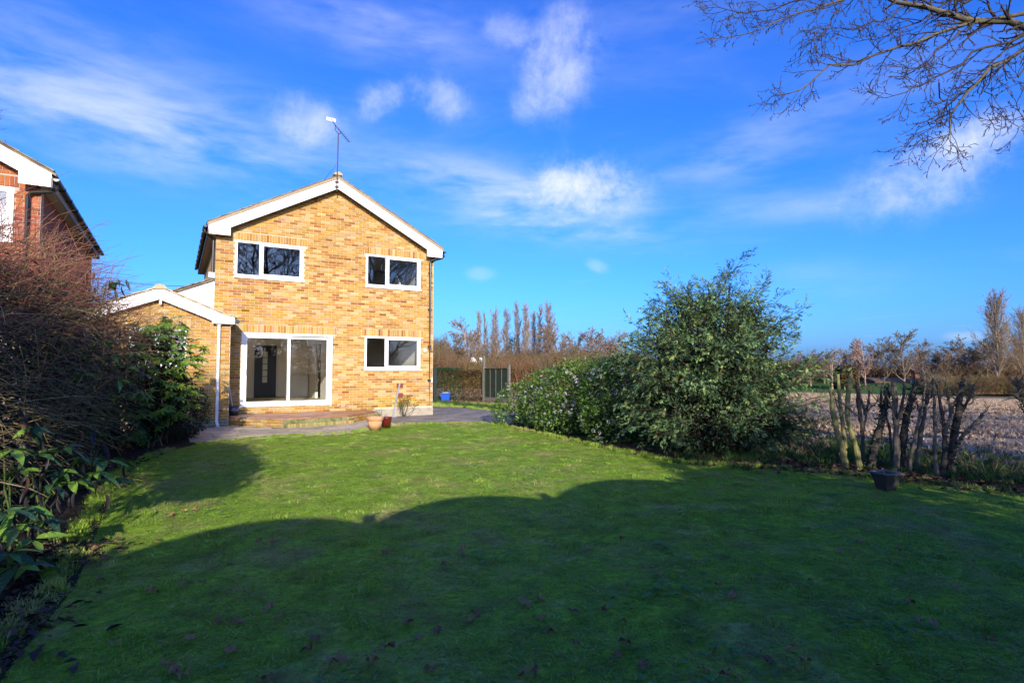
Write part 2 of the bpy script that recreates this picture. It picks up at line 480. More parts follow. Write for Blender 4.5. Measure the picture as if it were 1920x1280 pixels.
LAWN = [(-1.15, -5.05), (-.1, -4.42), (1.95, -4.36), (2.7, -3.55), (3.75, -2.95), (5.0, -3.25), (5.9, -4.0), (5.6, -6.5), (5.45, -8), (5.2, -10), (5.15, -11.2),
        (5.9, -12.25), (6.35, -13.1), (6.6, -13.9), (6.8, -15.2), (7.2, -18.25), (-2.35, -18.25), (-2.45, -15.0), (-2.25, -13), (-2.3, -9.5), (-2.15, -7.2), (-1.6, -5.6)]
LAWNM = mat('lawn_sward', (0.23, 0.36, 0.034), 0.95, world=True, ns=16, na=0.65, col2=(0.36, 0.32, 0.12), cs=1.6, c2=(0.5, 0.68), bump=0.35, bs=45, spec=0.0)
mb = MB(); mb.add([(x, y, 0.0) for x, y in LAWN], [list(range(len(LAWN)))[::-1]])
lawn = mb.build('lawn', LAWNM); tag(lawn, kind='structure')
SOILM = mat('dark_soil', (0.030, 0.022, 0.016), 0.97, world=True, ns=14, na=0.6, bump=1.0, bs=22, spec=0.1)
SOILR = mat('litter_soil', (0.060, 0.040, 0.022), 0.97, world=True, ns=14, na=0.6, bump=1.0, bs=22, spec=0.1, col2=(0.045, 0.065, 0.018), cs=1.3)


def sheet(name, poly, z, m):
    mb = MB(); mb.add([(x, y, z) for x, y in poly], [list(range(len(poly)))])
    o = mb.build(name, m); tag(o, kind='structure')
    if o.data.polygons[0].normal.z < 0: o.data.flip_normals()
    return o


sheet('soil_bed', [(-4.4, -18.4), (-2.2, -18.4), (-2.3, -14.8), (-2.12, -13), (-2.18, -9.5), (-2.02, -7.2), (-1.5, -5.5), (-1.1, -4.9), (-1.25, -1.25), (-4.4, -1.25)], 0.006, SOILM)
sheet('shrub_bed', [(5.85, -4.05), (5.5, -6.5), (5.38, -8), (5.12, -10), (5.08, -11.3), (5.85, -12.35), (6.3, -13.2), (6.55, -14.0), (6.75, -15.3), (7.1, -18.4),
                    (9.6, -18.4), (9.3, -12), (9.4, -4.05)], 0.004, SOILR)
DRIVE = mat('worn_tarmac', (0.20, 0.172, 0.14), 0.92, world=True, ns=7, na=0.3, col2=(0.29, 0.25, 0.20), cs=1.7, bump=0.4, bs=60, spec=0.15)
sheet('driveway', [(3.6, 0.0), (3.6, -2.9), (5.0, -3.2), (5.95, -4.1), (8.6, -4.1), (8.5, 0.4), (8.05, 3.2), (7.3, 4.2), (5.7, 4.6), (5.7, 0.0)], 0.002, DRIVE)
FIELDM = mat('stubble_field', (0.38, 0.265, 0.16), 0.95, world=True, ns=3.0, na=0.45, col2=(0.15, 0.085, 0.048), cs=0.35, c2=(0.44, 0.62), bump=1.0, bs=5, spec=0.08)
mb = MB(); xs = [9.0, 12, 60, 84]; ys = [-60, -20, 0, 20, 45, 80]
V = [(x, y, float(gz(x)) + 0.004) for y in ys for x in xs]
F = [[j * 4 + i, j * 4 + i + 1, (j + 1) * 4 + i + 1, (j + 1) * 4 + i] for j in range(5) for i in range(3)]
mb.add(V, F); tag(mb.build('field', FIELDM), kind='structure')
PASTM = mat('far_pasture', (0.055, 0.115, 0.020), 0.95, world=True, ns=0.5, na=0.25, spec=0.1)
mb = MB(); mb.add([(84.5, 24, -1.74), (84.5, 90, -1.74), (112, 90, -.35), (112, 30, -.35)], [(3, 2, 1, 0)]); tag(mb.build('pasture', PASTM), kind='structure')

# ------------------------------------------------------------------ brickwork
PAL = [((0.52, 0.305, 0.085), .36), ((0.50, 0.27, 0.065), .22), ((0.58, 0.405, 0.185), .22), ((0.45, 0.215, 0.052), .11), ((0.37, 0.150, 0.036), .045),
       ((0.48, 0.29, 0.155), .06), ((0.29, 0.105, 0.028), .012)]
PALC = np.array([p[0] for p in PAL]) * [.74, .725, .66]; PALW = np.array([p[1] for p in PAL])
RED = [((0.30, 0.085, 0.040), .4), ((0.24, 0.068, 0.034), .3), ((0.34, 0.115, 0.055), .2), ((0.18, 0.05, 0.03), .1)]
REDC = np.array([p[0] for p in RED]); REDW = np.array([p[1] for p in RED])


def subtract(iv, holes):
    out = [iv]
    for a, b in holes:
        nx = []
        for p, q in out:
            if b <= p or a >= q: nx.append((p, q)); continue
            if a > p: nx.append((p, a))
            if b < q: nx.append((b, q))
        out = nx
    return out


def lay_bricks(x0, x1, z0, z1, openings, top=None, soldiers=(), course=0.075, mod=0.225, joint=0.010, seed=1, zlim=None):
    """stretcher bond: list of (xa, xb, za, zb); openings/soldiers (x0,x1,z0,z1); top(x) gives the wall's upper outline"""
    r = np.random.default_rng(seed); out = []
    nz = int(round((z1 - z0) / course))
    for k in range(nz):
        za = z0 + k * course; zb = za + course - joint; zm = (za + zb) / 2
        near = [(a, b, c, d) for (a, b, c, d) in list(openings) + list(soldiers) if c < zb and d > za]
        holes = [(a, b) for (a, b, c, d) in near]
        s = x0 - (mod / 2 if k % 2 else 0)
        while s < x1:
            for a, b in subtract((max(s, x0), min(s + mod, x1) - joint), [(h0 - joint, h1) for h0, h1 in holes]):
                if b - a < 0.035: continue
                if top is not None and zb > top((a + b) / 2) - 0.01: continue
                out.append((a, b, za, zb))
            for (h0, h1, c, d) in near:                     # cut bricks above and below an opening
                a, b = max(s, x0, h0 - joint), min(s + mod - joint, x1, h1)
                if b - a < .035: continue
                for lo_, hi_ in ((za, min(zb, c - .004)), (max(za, d + .004), zb)):
                    if hi_ - lo_ > .012 and not any(o[0] < b and o[1] > a and o[2] < hi_ and o[3] > lo_ for o in near): out.append((a, b, lo_, hi_))
            s += mod
    for (a, b, c, d) in soldiers:
        n = int(round((b - a) / course)); wd = (b - a) / n
        for i in range(n): out.append((a + i * wd, a + (i + 1) * wd - joint, c, d - joint))
    return out


def brick_box(w_, h_, dep=0.016):
    mb = MB(); e = 0.0035
    # face set proud with a softened arris, no back
    x, z = w_ / 2, h_ / 2
    v = [(-x, dep, -z), (x, dep, -z), (x, dep, z), (-x, dep, z), (-x, e, -z), (x, e, -z), (x, e, z), (-x, e, z),
         (-x + e, 0, -z + e), (x - e, 0, -z + e), (x - e, 0, z - e), (-x + e, 0, z - e)]
    f = [(8, 9, 10, 11)]
    for i in range(4):
        j = (i + 1) % 4; f += [(i, j, 4 + j, 4 + i), (4 + i, 4 + j, 8 + j, 8 + i)]
    return v, f


def brick_wall(parent_wall, bricks, yface, colour, n_parts, seed=3, jit=0.0025, material=BRICKM, name='brick'):
    """the n_parts bricks that show largest become objects, the rest one joined part; the bricks' faces stand at y = yface"""
    r = np.random.default_rng(seed)
    mids = np.array([((a + b) / 2, yface, (c + d) / 2) for a, b, c, d in bricks])
    area = np.array([(b - a) * (d - c) for a, b, c, d in bricks]); dist = np.linalg.norm(mids - CAM, axis=1)
    order = np.argsort(-area / dist ** 2)
    single = set(order[:n_parts].tolist()); cache = {}
    big = MB()
    for i, (a, b, c, d) in enumerate(bricks):
        col = colour(mids[i], r); y = yface + r.uniform(-jit, jit)
        if i in single:
            ci = tuple(np.round(np.array(col) * 28) / 28); key = (round(b - a, 3), round(d - c, 3), ci)
            if key not in cache:
                v, f = brick_box(b - a, d - c); mb = MB(); mb.add(v, f, ci); cache[key] = mb.mesh(name)
            obj(name, cache[key], material, parent_wall, loc=(mids[i][0], y, mids[i][2]))
        else:
            v, f = brick_box(b - a, d - c)
            big.add([(p[0] + mids[i][0], p[1] + y, p[2] + mids[i][2]) for p in v], f, col)
    if big.V:
        tag(big.build('bricks', material, parent_wall), kind='stuff')


def buff(p, r):
    w_ = PALW.copy(); x, _, z = p
    band = math.exp(-((z - 3.75) / 0.55) ** 2) * (0.55 + 0.45 * math.sin(1.9 * x + 0.6)) + 0.8 * math.exp(-((z - 4.7) / 0.5) ** 2) * math.exp(-((x - 2.6) / 0.8) ** 2) \
        + 0.7 * math.exp(-((z - 1.05) / 0.35) ** 2) * math.exp(-((x - 4.0) / 1.3) ** 2)
    w_[3] *= 1 + 1.6 * band; w_[4] *= 1 + 4.5 * band; w_[6] *= 1 + 2 * band
    if z < 2.3: w_[2] *= 1.9; w_[5] *= 1.5
    c = PALC[r.choice(len(PALC), p=w_ / w_.sum())] * r.uniform(0.90, 1.10)
    c = c * (1 + .09 * float(fbm_pts(np.array([[x, z]]), 1.1, 17)[0]))
    if z < .62 and 3.7 < x < 5.2: c = c * [1.0, 1.06, .62]          # algae above the plinth
    if z < .42: c = c * .86
    return tuple(np.clip(c * (1 + r.normal(size=3) * 0.03), 0.01, 0.62))


def redc(p, r): return tuple(REDC[r.choice(len(REDC), p=REDW)] * r.uniform(0.85, 1.15))


# ------------------------------------------------------------------ windows
def casement(parent, x0, x1, z0, z1, y, split, name='window', opener='right', label=None, sill=True):
    """white two-light window; frame faces stand at y (garden side)"""
    f = 0.062; sp = x0 + (x1 - x0) * split; zb = z0 + (0.05 if sill else 0)
    mb = MB(); d = 0.07
    mb.box(x0, x0 + f, y, y + d, zb, z1).box(x1 - f, x1, y, y + d, zb, z1)
    mb.box(x0 + f, x1 - f, y + .002, y + d, z1 - f, z1).box(x0 + f, x1 - f, y + .002, y + d, zb, zb + f)
    mb.box(sp - f / 2, sp + f / 2, y + .003, y + d, zb + f, z1 - f)
    wn = mb.build(name, WHITE, parent, bevel=0.004)
    if label: wn['label'] = label
    a, b = (sp + f / 2, x1 - f) if opener == 'right' else (x0 + f, sp - f / 2)
    s = 0.045; mb = MB(); zl, zh = zb + f, z1 - f
    mb.box(a + .002, a + s, y - .012, y + .05, zl + .002, zh - .002).box(b - s, b - .002, y - .012, y + .05, zl + .002, zh - .002)
    mb.box(a + s, b - s, y - .010, y + .05, zh - s, zh - .002).box(a + s, b - s, y - .010, y + .05, zl + .002, zl + s)
    mb.build('sash', WHITE, wn, bevel=0.004)
    for (p, q, e) in ((x0 + f, sp - f / 2, s if opener == 'left' else 0), (sp + f / 2, x1 - f, s if opener == 'right' else 0)):
        mb = MB(); mb.box(p + e - .004, q - e + .004, y + .030, y + .036, zl + e - .004, zh - e + .004); mb.build('pane', GLASS, wn)
    if sill:
        mb = MB(); mb.prism([(y - .055, z0), (y + .03, z0), (y + .03, z0 + .05), (y - .01, z0 + .05), (y - .055, z0 + .03)], x0 - .03, x1 + .03, 'x')
        mb.build('sill', WHITE, wn, bevel=0.003)
    mb = MB(); mb.box(sp - .012 + .05, sp + .012 + .05, y - .035, y - .012, zb + .42, zb + .53) if opener == 'right' else mb.box(sp - .09, sp - .066, y - .035, y - .012, zb + .42, zb + .53)
    return wn


# ------------------------------------------------------------------ the house
HX0, HX1, APX = -0.70, 5.72, 2.51
house = thing('brick_house', 'two-storey yellow brick house with white bargeboards and sliding patio door', 'house', (2.5, 3.5, 0))
SLOPE = (7.20 - 5.38) / (APX + 0.90)
roof_top = lambda x: 7.20 - abs(x - APX) * SLOPE
wtop = lambda x: roof_top(x) - 0.10
OP = {'door': (0.0, 2.485, 0.418, 2.50), 'ul': (-.215, 1.621, 4.014, 5.084), 'ur': (3.476, 5.269, 4.009, 5.066), 'lr': (3.468, 5.285, 1.431, 2.505)}
ops = list(OP.values())
sold = [(-.215 - .02, 1.621 + .1, 5.088, 5.31), (3.476 - .05, 5.269 + .1, 5.07, 5.29), (3.468 - .1, 5.285 + .1, 2.509, 2.73), (-.12, 2.485 + .13, 2.504, 2.73)]


def wall_with_holes(x0, x1, z0, topf, openings, y0, y1, apex=None):
    """mortar backing built as strips between the openings, so that every reveal is real"""
    mb = MB(); xs = sorted({x0, x1, *(v for o in openings for v in o[:2]), *([apex] if apex else [])})
    for a, b in zip(xs[:-1], xs[1:]):
        hol = sorted([(o[2], o[3]) for o in openings if o[0] <= a + 1e-6 and o[1] >= b - 1e-6]); z = z0
        for c, d in hol:
            if c > z: mb.box(a, b, y0, y1, z, c)
            z = d
        mb.prism([(a, z), (b, z), (b, topf(b)), (a, topf(a))], y0, y1, 'y')
    return mb


wall = wall_with_holes(HX0, HX1, 0.0, wtop, ops, 0.006, 0.27, APX).build('wall', MORTAR, house)
wall['label'] = 'rear gable wall of yellow and orange stock bricks'
bl = lay_bricks(HX0, HX1, 0.225, 7.2, ops, wtop, sold, seed=2)
bl = [b for b in bl if not (b[3] < 0.30 and b[0] > 3.7)]
brick_wall(wall, bl, -0.004, buff, 300, seed=5)
# side and rear walls, gable at the back, floors
mb = MB(); mb.box(HX0, HX0 + .27, 0.272, 7.2, 0, 5.25); mb.box(HX1 - .27, HX1, 0.272, 7.2, 0, 5.25)
mb.prism([(HX0 + .272, 0), (HX1 - .272, 0), (HX1 - .272, wtop(HX1 - .272)), (APX, wtop(APX)), (HX0 + .272, wtop(HX0 + .272))], 6.93, 7.2, 'y')
SIDEM = mat('side_brick', (0.46, 0.28, 0.10), 0.9, ns=5, na=0.2)
mb.build('side_wall', SIDEM, house)
mb = MB(); mb.box(3.66, 5.722, -0.03, 0.0, 0.0, 0.235); mb.build('plinth', CONC, house, bevel=0.006)

# rooms seen through the glass
CREAM = mat('cream_plaster', (0.88, 0.83, 0.74), 0.9)
CARPET = mat('beige_carpet', (0.56, 0.46, 0.33), 0.98, ns=40, na=0.2)
MAUVE = mat('mauve_plaster', (0.13, 0.065, 0.085), 0.9)
GREYW = mat('grey_plaster', (0.33, 0.32, 0.31), 0.9)
DARKW = mat('dark_door_paint', (0.030, 0.030, 0.034), 0.45)
ix0, ix1 = HX0 + .28, HX1 - .28
mb = MB(); mb.box(ix0, ix1, .275, 6.92, 0.16, 0.40); mb.build('ground_floor', CARPET, house)
mb = MB(); mb.box(ix0, ix1, .275, 6.92, 2.72, 2.95); mb.build('ceiling', CREAM, house)
mb = MB(); mb.box(ix0, ix1, .275, 6.92, 5.15, 5.22); mb.build('upper_ceiling', GREYW, house)
mb = MB(); mb.box(3.02, 3.12, .275, 4.1, .402, 2.718).box(3.02, 3.12, 5.0, 6.9, .402, 2.718).box(3.02, 3.12, 4.1, 5.0, 2.45, 2.718)
mb.build('partition', CREAM, house)
mb = MB(); mb.box(ix0, 1.05, 6.55, 6.65, .402, 2.718).box(1.86, 3.018, 6.55, 6.65, .402, 2.718).box(1.05, 1.86, 6.55, 6.65, 2.42, 2.718); mb.build('back_wall', CREAM, house)
mb = MB(); mb.box(3.125, ix1, 2.6, 2.7, .402, 2.718); mb.build('kitchen_wall', mat('taupe_plaster', (.20, .18, .165), .9), house)
mb = MB(); mb.box(1.06, 1.85, 6.585, 6.63, .405, 2.41); idoor = mb.build('inner_door', DARKW, house)
idoor['label'] = 'dark inner door with a column of five frosted panes'
PANE = mat('frosted_pane', (0.75, 0.80, 0.76), 0.4)
for k in range(5):
    mb = MB(); mb.box(1.36, 1.53, 6.575, 6.60, 0.98 + k * .245, 1.20 + k * .245); mb.build('pane', PANE, idoor)
mb = MB(); mb.box(.98, 1.055, 6.53, 6.548, .402, 2.49).box(1.855, 1.93, 6.53, 6.548, .402, 2.49).box(1.057, 1.853, 6.53, 6.548, 2.415, 2.488); mb.build('architrave', WHITE, house)
mb = MB(); mb.box(2.25, 2.98, 6.2, 6.545, .402, 1.25); mb.build('sunlit_wall_patch', WHITE, house)  # white block standing in for sunlight low on the back wall
mb = MB(); mb.box(ix0, 2.55, 3.6, 3.7, 2.96, 5.14).box(2.5, 2.6, .275, 3.598, 2.96, 5.14); mb.build('bedroom_wall', MAUVE, house)
mb = MB(); mb.box(2.605, ix1, 3.4, 3.5, 2.96, 5.14); mb.build('small_room_wall', GREYW, house)
# linings so that the mortar side of the wall is not seen
mb = MB(); mb.box(ix0 - .004, ix0 + .01, .28, 3.59, 2.96, 5.14); mb.build('bedroom_side', MAUVE, house)
mb = MB(); mb.box(ix1 - .01, ix1 + .006, .28, 3.39, 2.96, 5.14); mb.build('small_room_side', WHITE, house)
mb = MB(); mb.box(ix0 - .004, ix0 + .01, .28, 6.54, .402, 2.718); mb.box(ix1 - .01, ix1 + .006, .28, 2.59, .402, 2.718); mb.build('living_room_side', CREAM, house)
mb = MB(); mb.prism([(0.9, 4.02), (1.7, 4.02), (1.7, 4.75)], 5.02, 5.06, 'x'); mb.build('sunlit_triangle', WHITE, house)  # white triangle put in as a patch of sunlight inside the small room

w1 = casement(house, *OP['ul'], 0.012, 0.36, label='wide upper window with mauve room behind')
w2 = casement(house, *OP['ur'], 0.012, 0.37, label='upper right window with tree reflections')
w3 = casement(house, *OP['lr'], 0.012, 0.37, label='ground floor window beside the downpipe')

# sliding patio door
x0, x1, z0, z1 = OP['door']; y = 0.004; f = .075
mb = MB(); mb.box(x0, x0 + f, y - .02, y + .12, z0, z1).box(x1 - f, x1, y - .02, y + .12, z0, z1).box(x0 + f, x1 - f, y - .018, y + .12, z1 - f, z1).box(x0 + f, x1 - f, y - .022, y + .12, z0, z0 + .07)
pd = mb.build('patio_door', WHITE, house, bevel=0.005); pd['label'] = 'white framed sliding patio door of two large panes'
for (a, b, yy) in ((x0 + f + .002, 1.30, y + .002), (1.22, x1 - f - .002, y + .055)):
    mb = MB(); s = .072
    mb.box(a, a + s, yy, yy + .045, z0 + .072, z1 - f - .002).box(b - s, b, yy, yy + .045, z0 + .072, z1 - f - .002)
    mb.box(a + s, b - s, yy + .002, yy + .043, z1 - f - .002 - s, z1 - f - .002).box(a + s, b - s, yy + .002, yy + .043, z0 + .072, z0 + .072 + s)
    mb.build('sash', WHITE, pd, bevel=0.004)
    mb = MB(); mb.box(a + s - .004, b - s + .004, yy + .018, yy + .024, z0 + .068 + s, z1 - f - s + .002); mb.build('pane', GLASS, pd)
mb = MB(); mb.box(x0 + f + .02, x0 + f + .06, y - .03, y + .002, 1.30, 1.50).box(x0 + f + .03, x0 + f + .05, y - .055, y - .03, 1.33, 1.47); mb.build('handle', WHITE, pd, bevel=0.004)
mb = MB(); mb.box(1.34, 2.35, y - .045, y - .018, z1 - .060, z1 - .035); mb.build('trickle_vent', WHITE, pd, bevel=0.003)

# bargeboards
lo = 0.30; yb0, yb1 = -0.275, -0.25
zb = lambda x: roof_top(x) - 0.02
left = [(APX - .004, zb(APX)), (-.90, zb(-.90)), (-.885, 5.12), (-.36, 5.12), (-.36, zb(-.36) - lo), (APX - .004, zb(APX) - lo)]
right = [(2 * APX - a, b) for a, b in left]
for pl, lb in ((left, 'white bargeboard on the left slope'), (right, 'white bargeboard on the right slope')):
    mb = MB(); mb.prism(pl, yb0, yb1, 'y'); o = mb.build('bargeboard', WHITE, house, bevel=0.003); o['label'] = lb
mb = MB(); mb.box(APX - .03, APX + .03, yb0 - .02, yb0 - .002, 6.86, 7.12); mb.build('finial_cover', WHITE, house, bevel=0.003)
# soffits and box ends
for sx in (-1, 1):
    xa, xb = (HX0 - .19, HX0) if sx < 0 else (HX1, HX1 + .19)
    mb = MB(); mb.box(xa, xb, -.248, 7.4, 5.122, 5.14); mb.build('soffit', mat('soffit_board', (0.35, 0.27, 0.19), .8), house)
    mb = MB(); xf = HX0 - .215 if sx < 0 else HX1 + .193; mb.box(xf, xf + .022, -.248, 7.4, 5.12, 5.36); mb.build('fascia', mat('brown_fascia', (0.10, 0.07, 0.05), .6), house)
    mb = MB()
    for pl in (left, right): pass
    gx = HX0 - .275 if sx < 0 else HX1 + .27
    prof = [(math.cos(a) * .056, math.sin(a) * .056) for a in np.linspace(math.pi, 2 * math.pi, 9)] + [(math.cos(a) * .050, math.sin(a) * .050) for a in np.linspace(2 * math.pi, math.pi, 9)]
    mb.prism([(gx + a, 5.335 + b) for a, b in prof], -.27, 7.42, 'y')
    mb.prism([(gx + math.cos(a) * .058, 5.335 + math.sin(a) * .058) for a in np.linspace(math.pi, 2 * math.pi, 9)], -.285, -.272, 'y')
    g = mb.build('gutter', BLACK, house)
    for yy in np.arange(0.4, 7.2, 0.9):
        b_ = MB(); b_.box(gx - .062, gx + .062, yy, yy + .03, 5.27, 5.345); b_.build('bracket', BLACK, g)
vm = MB(); vm.prism([(APX, zb(APX) + .001), (-.93, zb(-.93) + .001), (-.93, zb(-.93) + .115), (APX, zb(APX) + .115)], -.292, 0.0, 'y')
vm.prism([(APX + .001, zb(APX) + .001), (2 * APX + .93, zb(-.93) + .001), (2 * APX + .93, zb(-.93) + .115), (APX + .001, zb(APX) + .115)], -.292, 0.0, 'y')
vm.build('verge_mortar', mat('verge_mortar', (0.30, 0.23, 0.15), .95, ns=20, na=.3), house)
# undersides between bargeboard and wall
sf = MB()
sf.prism([(APX, zb(APX) - .06), (-.9, zb(-.9) - .06), (-.9, zb(-.9) - .08), (APX, zb(APX) - .08)], -.249, 0.0, 'y')
sf.prism([(APX + .001, zb(APX) - .06), (2 * APX + .9, zb(-.9) - .06), (2 * APX + .9, zb(-.9) - .08), (APX + .001, zb(APX) - .08)], -.249, 0.0, 'y')
sf.build('verge_soffit', mat('brown_board', (0.12, 0.08, 0.05), .8), house)
# roof deck and tiles: the verge tiles one by one, the courses behind them as strips
dk = MB()
dk.prism([(APX, zb(APX) - .02), (-.95, zb(-.95) - .02), (-.95, zb(-.95)), (APX, zb(APX))], 0.0, 7.45, 'y')
dk.prism([(APX + .001, zb(APX) - .02), (2 * APX + .95, zb(-.95) - .02), (2 * APX + .95, zb(-.95)), (APX + .001, zb(APX))], 0.0, 7.45, 'y')
roof = dk.build('roof', TILEM, house)
SL = math.atan(SLOPE); ca, sa = math.cos(SL), math.sin(SL)
slen = (APX + .96) / ca; nc = 13; gauge = slen / nc


def tile_poly(sgn, k, lap=0.07, th=0.034, lift=0.052, apx=APX, ztop=None):
    """section of course k (0 = eaves): the lower end rides on the course beneath"""
    s0 = slen - k * gauge; s1 = max(slen - (k + 1) * gauge - lap, 0.0)
    P = lambda s, h: (apx - sgn * (s * ca - h * sa * 1), (zb(apx) - s * sa) + (h + .085) * ca)
    return [P(s0, lift - .030), P(s0, lift + th), P(s1, .030 + th * .4), P(s1, .012)]


for sgn in (1, -1):
    for k in range(nc):
        pl = tile_poly(sgn, k); o_ = (rng.uniform(-.006, .006))
        mb = MB(); mb.prism([(a, b + o_) for a, b in pl], -.305 + rng.uniform(-.008, .008), 0.03, 'y'); mb.build('roof_tile', TILEM, roof, bevel=0.004)
        mb = MB(); mb.prism(pl, 0.034, 7.45, 'y'); mb.build('tile_course', TILEM, roof)
for k in range(17):
    mb = MB(); prof = [(math.cos(a) * .13, math.sin(a) * .10) for a in np.linspace(0, math.pi, 11)]
    mb.prism([(APX + a, zb(APX) + .11 + b) for a, b in prof], -.31 + k * .46, -.31 + k * .46 + .45, 'y')
    mb.build('ridge_tile', PALETILE if k == 0 else TILEM, roof)

# rainwater pipes
gx = HX1 + .27
mb = MB(); mb.tube([(gx, -.21, 5.30), (gx, -.21, 5.20), (gx - .06, -.19, 5.13), (5.60, -.09, 5.03), (5.575, -.075, 4.95), (5.575, -.075, 0.06)], .042, 12)
for zz in (4.6, 3.4, 2.2, 1.1): mb.tube([(5.575, -.075, zz), (5.575, -.075, zz + .05)], .050, 12); mb.box(5.53, 5.62, -.045, -.005, zz, zz + .05)
o = mb.build('downpipe', BLACK, house, smooth=False); o['label'] = 'black downpipe on the right of the gable wall'
gx = HX0 - .275
mb = MB(); mb.tube([(gx, -.05, 5.29), (gx, -.05, 5.20), (HX0 - .12, -.02, 5.08), (HX0 - .055, .03, 5.0), (HX0 - .055, .03, 4.0)], .034, 12)
o = mb.build('downpipe', BLACK, house); o['label'] = 'short black downpipe at the left corner'
# fittings on the wall
mb = MB(); mb.lathe([(0, 0), (.058, 0), (.066, .012), (.066, .045), (.045, .06), (0, .062)], 24); me = mb.mesh('wall_light')
o = obj('wall_light', me, mat('cream_plastic', (0.62, 0.55, 0.36), .5), house, loc=(5.43, -.006, 2.09), rot=(RAD(90), 0, 0))
mb = MB(); mb.box(5.46, 5.50, -.05, -.006, 2.06, 2.13); mb.build('light_bracket', WHITE, house)
for zz, in ((0.905,), (0.590,)):
    mb = MB(); mb.box(4.49, 4.71, -.016, 0.0, zz - .02, zz + .13)
    o = mb.build('air_vent', mat('red_clay', (0.22, 0.065, 0.04), .9, ns=20, na=.3), house, bevel=0.004)
    for i in range(5):
        m2 = MB(); m2.box(4.51 + i * .037, 4.535 + i * .037, -.02, -.0165, zz, zz + .11); m2.build('louvre', mat('red_clay_dark', (0.14, 0.04, 0.03), .9), o)
mb = MB(); mb.box(2.71, 2.93, -.012, 0, .335, .405); ab = mb.build('air_brick', mat('pink_clay', (0.46, 0.24, 0.16), .9), house)
for i in (0, 1): m2 = MB(); m2.box(2.725 + i * .165, 2.755 + i * .165, -.016, -.0125, .35, .39); m2.build('vent_hole', BLACK, ab)
mb = MB(); mb.box(5.64, 5.69, -.045, -.006, 1.06, 1.20).box(5.64, 5.68, -.045, -.006, .82, .88); mb.build('cable_box', WHITE, house, bevel=.004)

# ------------------------------------------------------------------ aerial on the gable
aer = thing('television_aerial', 'thin television aerial on a tall mast at the gable peak', 'aerial', (2.47, -.30, 6.8))
mb = MB(); mb.tube([(2.47, -.31, 6.78), (2.49, -.31, 8.55)], .017, 8); mb.build('mast', RUST, aer)
mb = MB(); mb.box(2.42, 2.52, -.33, -.278, 7.05, 7.10).box(2.42, 2.52, -.33, -.278, 6.90, 6.95); mb.build('bracket', RUST, aer)
mb = MB(); mb.tube([(2.22, -.62, 8.78), (2.40, -.40, 8.72), (2.92, .10, 8.52)], .011, 6)
for t_ in np.linspace(.35, 1, 9):
    p = np.array([2.22, -.62, 8.78]) * (1 - t_) + np.array([2.92, .10, 8.52]) * t_; mb.tube([p + [-.06, .06, 0], p + [.06, -.06, 0]], .004, 4)
mb.build('boom', RUST, aer)
mb = MB(); mb.tube([(2.36, -.45, 8.71), (2.37, -.42, 8.60), (2.47, -.32, 8.55), (2.55, -.27, 8.57), (2.58, -.22, 8.65)], .010, 6); mb.build('cradle', RUST, aer)
mb = MB(); mb.box(-.13, .13, -.01, .01, -.045, .045); o = obj('reflector', mb.mesh('reflector'), mat('white_aerial_plate', (.7, .7, .68), .5), aer, loc=(2.20, -.62, 8.80), rot=(RAD(20), RAD(5), RAD(-5)))
m2 = MB(); m2.box(-.012, .012, -.016, -.0105, -.02, .02).box(.04, .09, -.016, -.0105, -.03, -.015).box(-.09, -.03, -.016, -.0105, .0, .012); p_ = obj('clamp', m2.mesh('clamp'), RUST, o, loc=(2.20, -.62, 8.80), rot=(RAD(20), RAD(5), RAD(-5)))
p_.parent = o; p_.matrix_parent_inverse = Matrix.Identity(4); p_.location = (0, 0, 0); p_.rotation_euler = (0, 0, 0)
mb = MB(); mb.tube([(2.465, -.325, 7.75), (2.40, -.30, 7.50), (2.25, -.2, 7.30), (2.12, 0, 7.10)], .005, 5); mb.build('cable', BLACK, aer)

# ------------------------------------------------------------------ lean-to with white gable and garage in front of it
lean = thing('lean_to', 'white clad lean-to with brown tiled mono-pitch roof left of the house', 'extension', (-2.1, 2.5, 0))
lt = lambda x: 3.97 + (x - HX0) * 0.435
mb = MB(); mb.prism([(-3.6, 0), (HX0 - .004, 0), (HX0 - .004, lt(HX0) - .06), (-3.6, lt(-3.6) - .06)], .10, 5.0, 'y'); mb.build('wall', RENDER, lean)
mb = MB(); mb.prism([(-3.75, lt(-3.75) - .055), (HX0 - .006, lt(HX0) - .055), (HX0 - .006, lt(HX0) - .02), (-3.75, lt(-3.75) - .02)], .02, 5.1, 'y'); lr = mb.build('roof', TILEM, lean)
for k in range(10):
    a0 = -3.78 + k * .31; a1 = min(a0 + .36, HX0 - .008)
    if a1 - a0 < .1: continue
    mb = MB(); mb.prism([(a0, lt(a0) + .012), (a1, lt(a1) - .016), (a1, lt(a1) + .012), (a0, lt(a0) + .045)], -.01 + rng.uniform(-.006, .006), 5.1, 'y'); mb.build('roof_tile', TILEM, lr, bevel=.004)
mb = MB(); mb.box(-.86, HX0 - .002, -.03, .6, 3.96, 4.11); mb.build('flashing', mat('lead', (.42, .43, .46), .5, metal=.3), lean)

gar = thing('garage', 'low yellow brick garage with curved white bargeboard beside the hedge', 'garage', (-1.95, -.6, 0))
GX0, GX1, GA, GY = -3.53, -0.37, -1.95, -1.20
gtop = lambda x: 3.43 - abs(x - GA) * 0.415
gops = [(-2.55, -1.35, 1.50, 2.48)]
gw = wall_with_holes(GX0, GX1, 0, lambda x: gtop(x) - .08, gops, GY + .006, GY + .26, GA).build('wall', MORTAR, gar)
gb = lay_bricks(GX0, GX1, 0, 3.4, gops, lambda x: gtop(x) - .1, [(-2.6, -1.28, 2.484, 2.705)], seed=8)


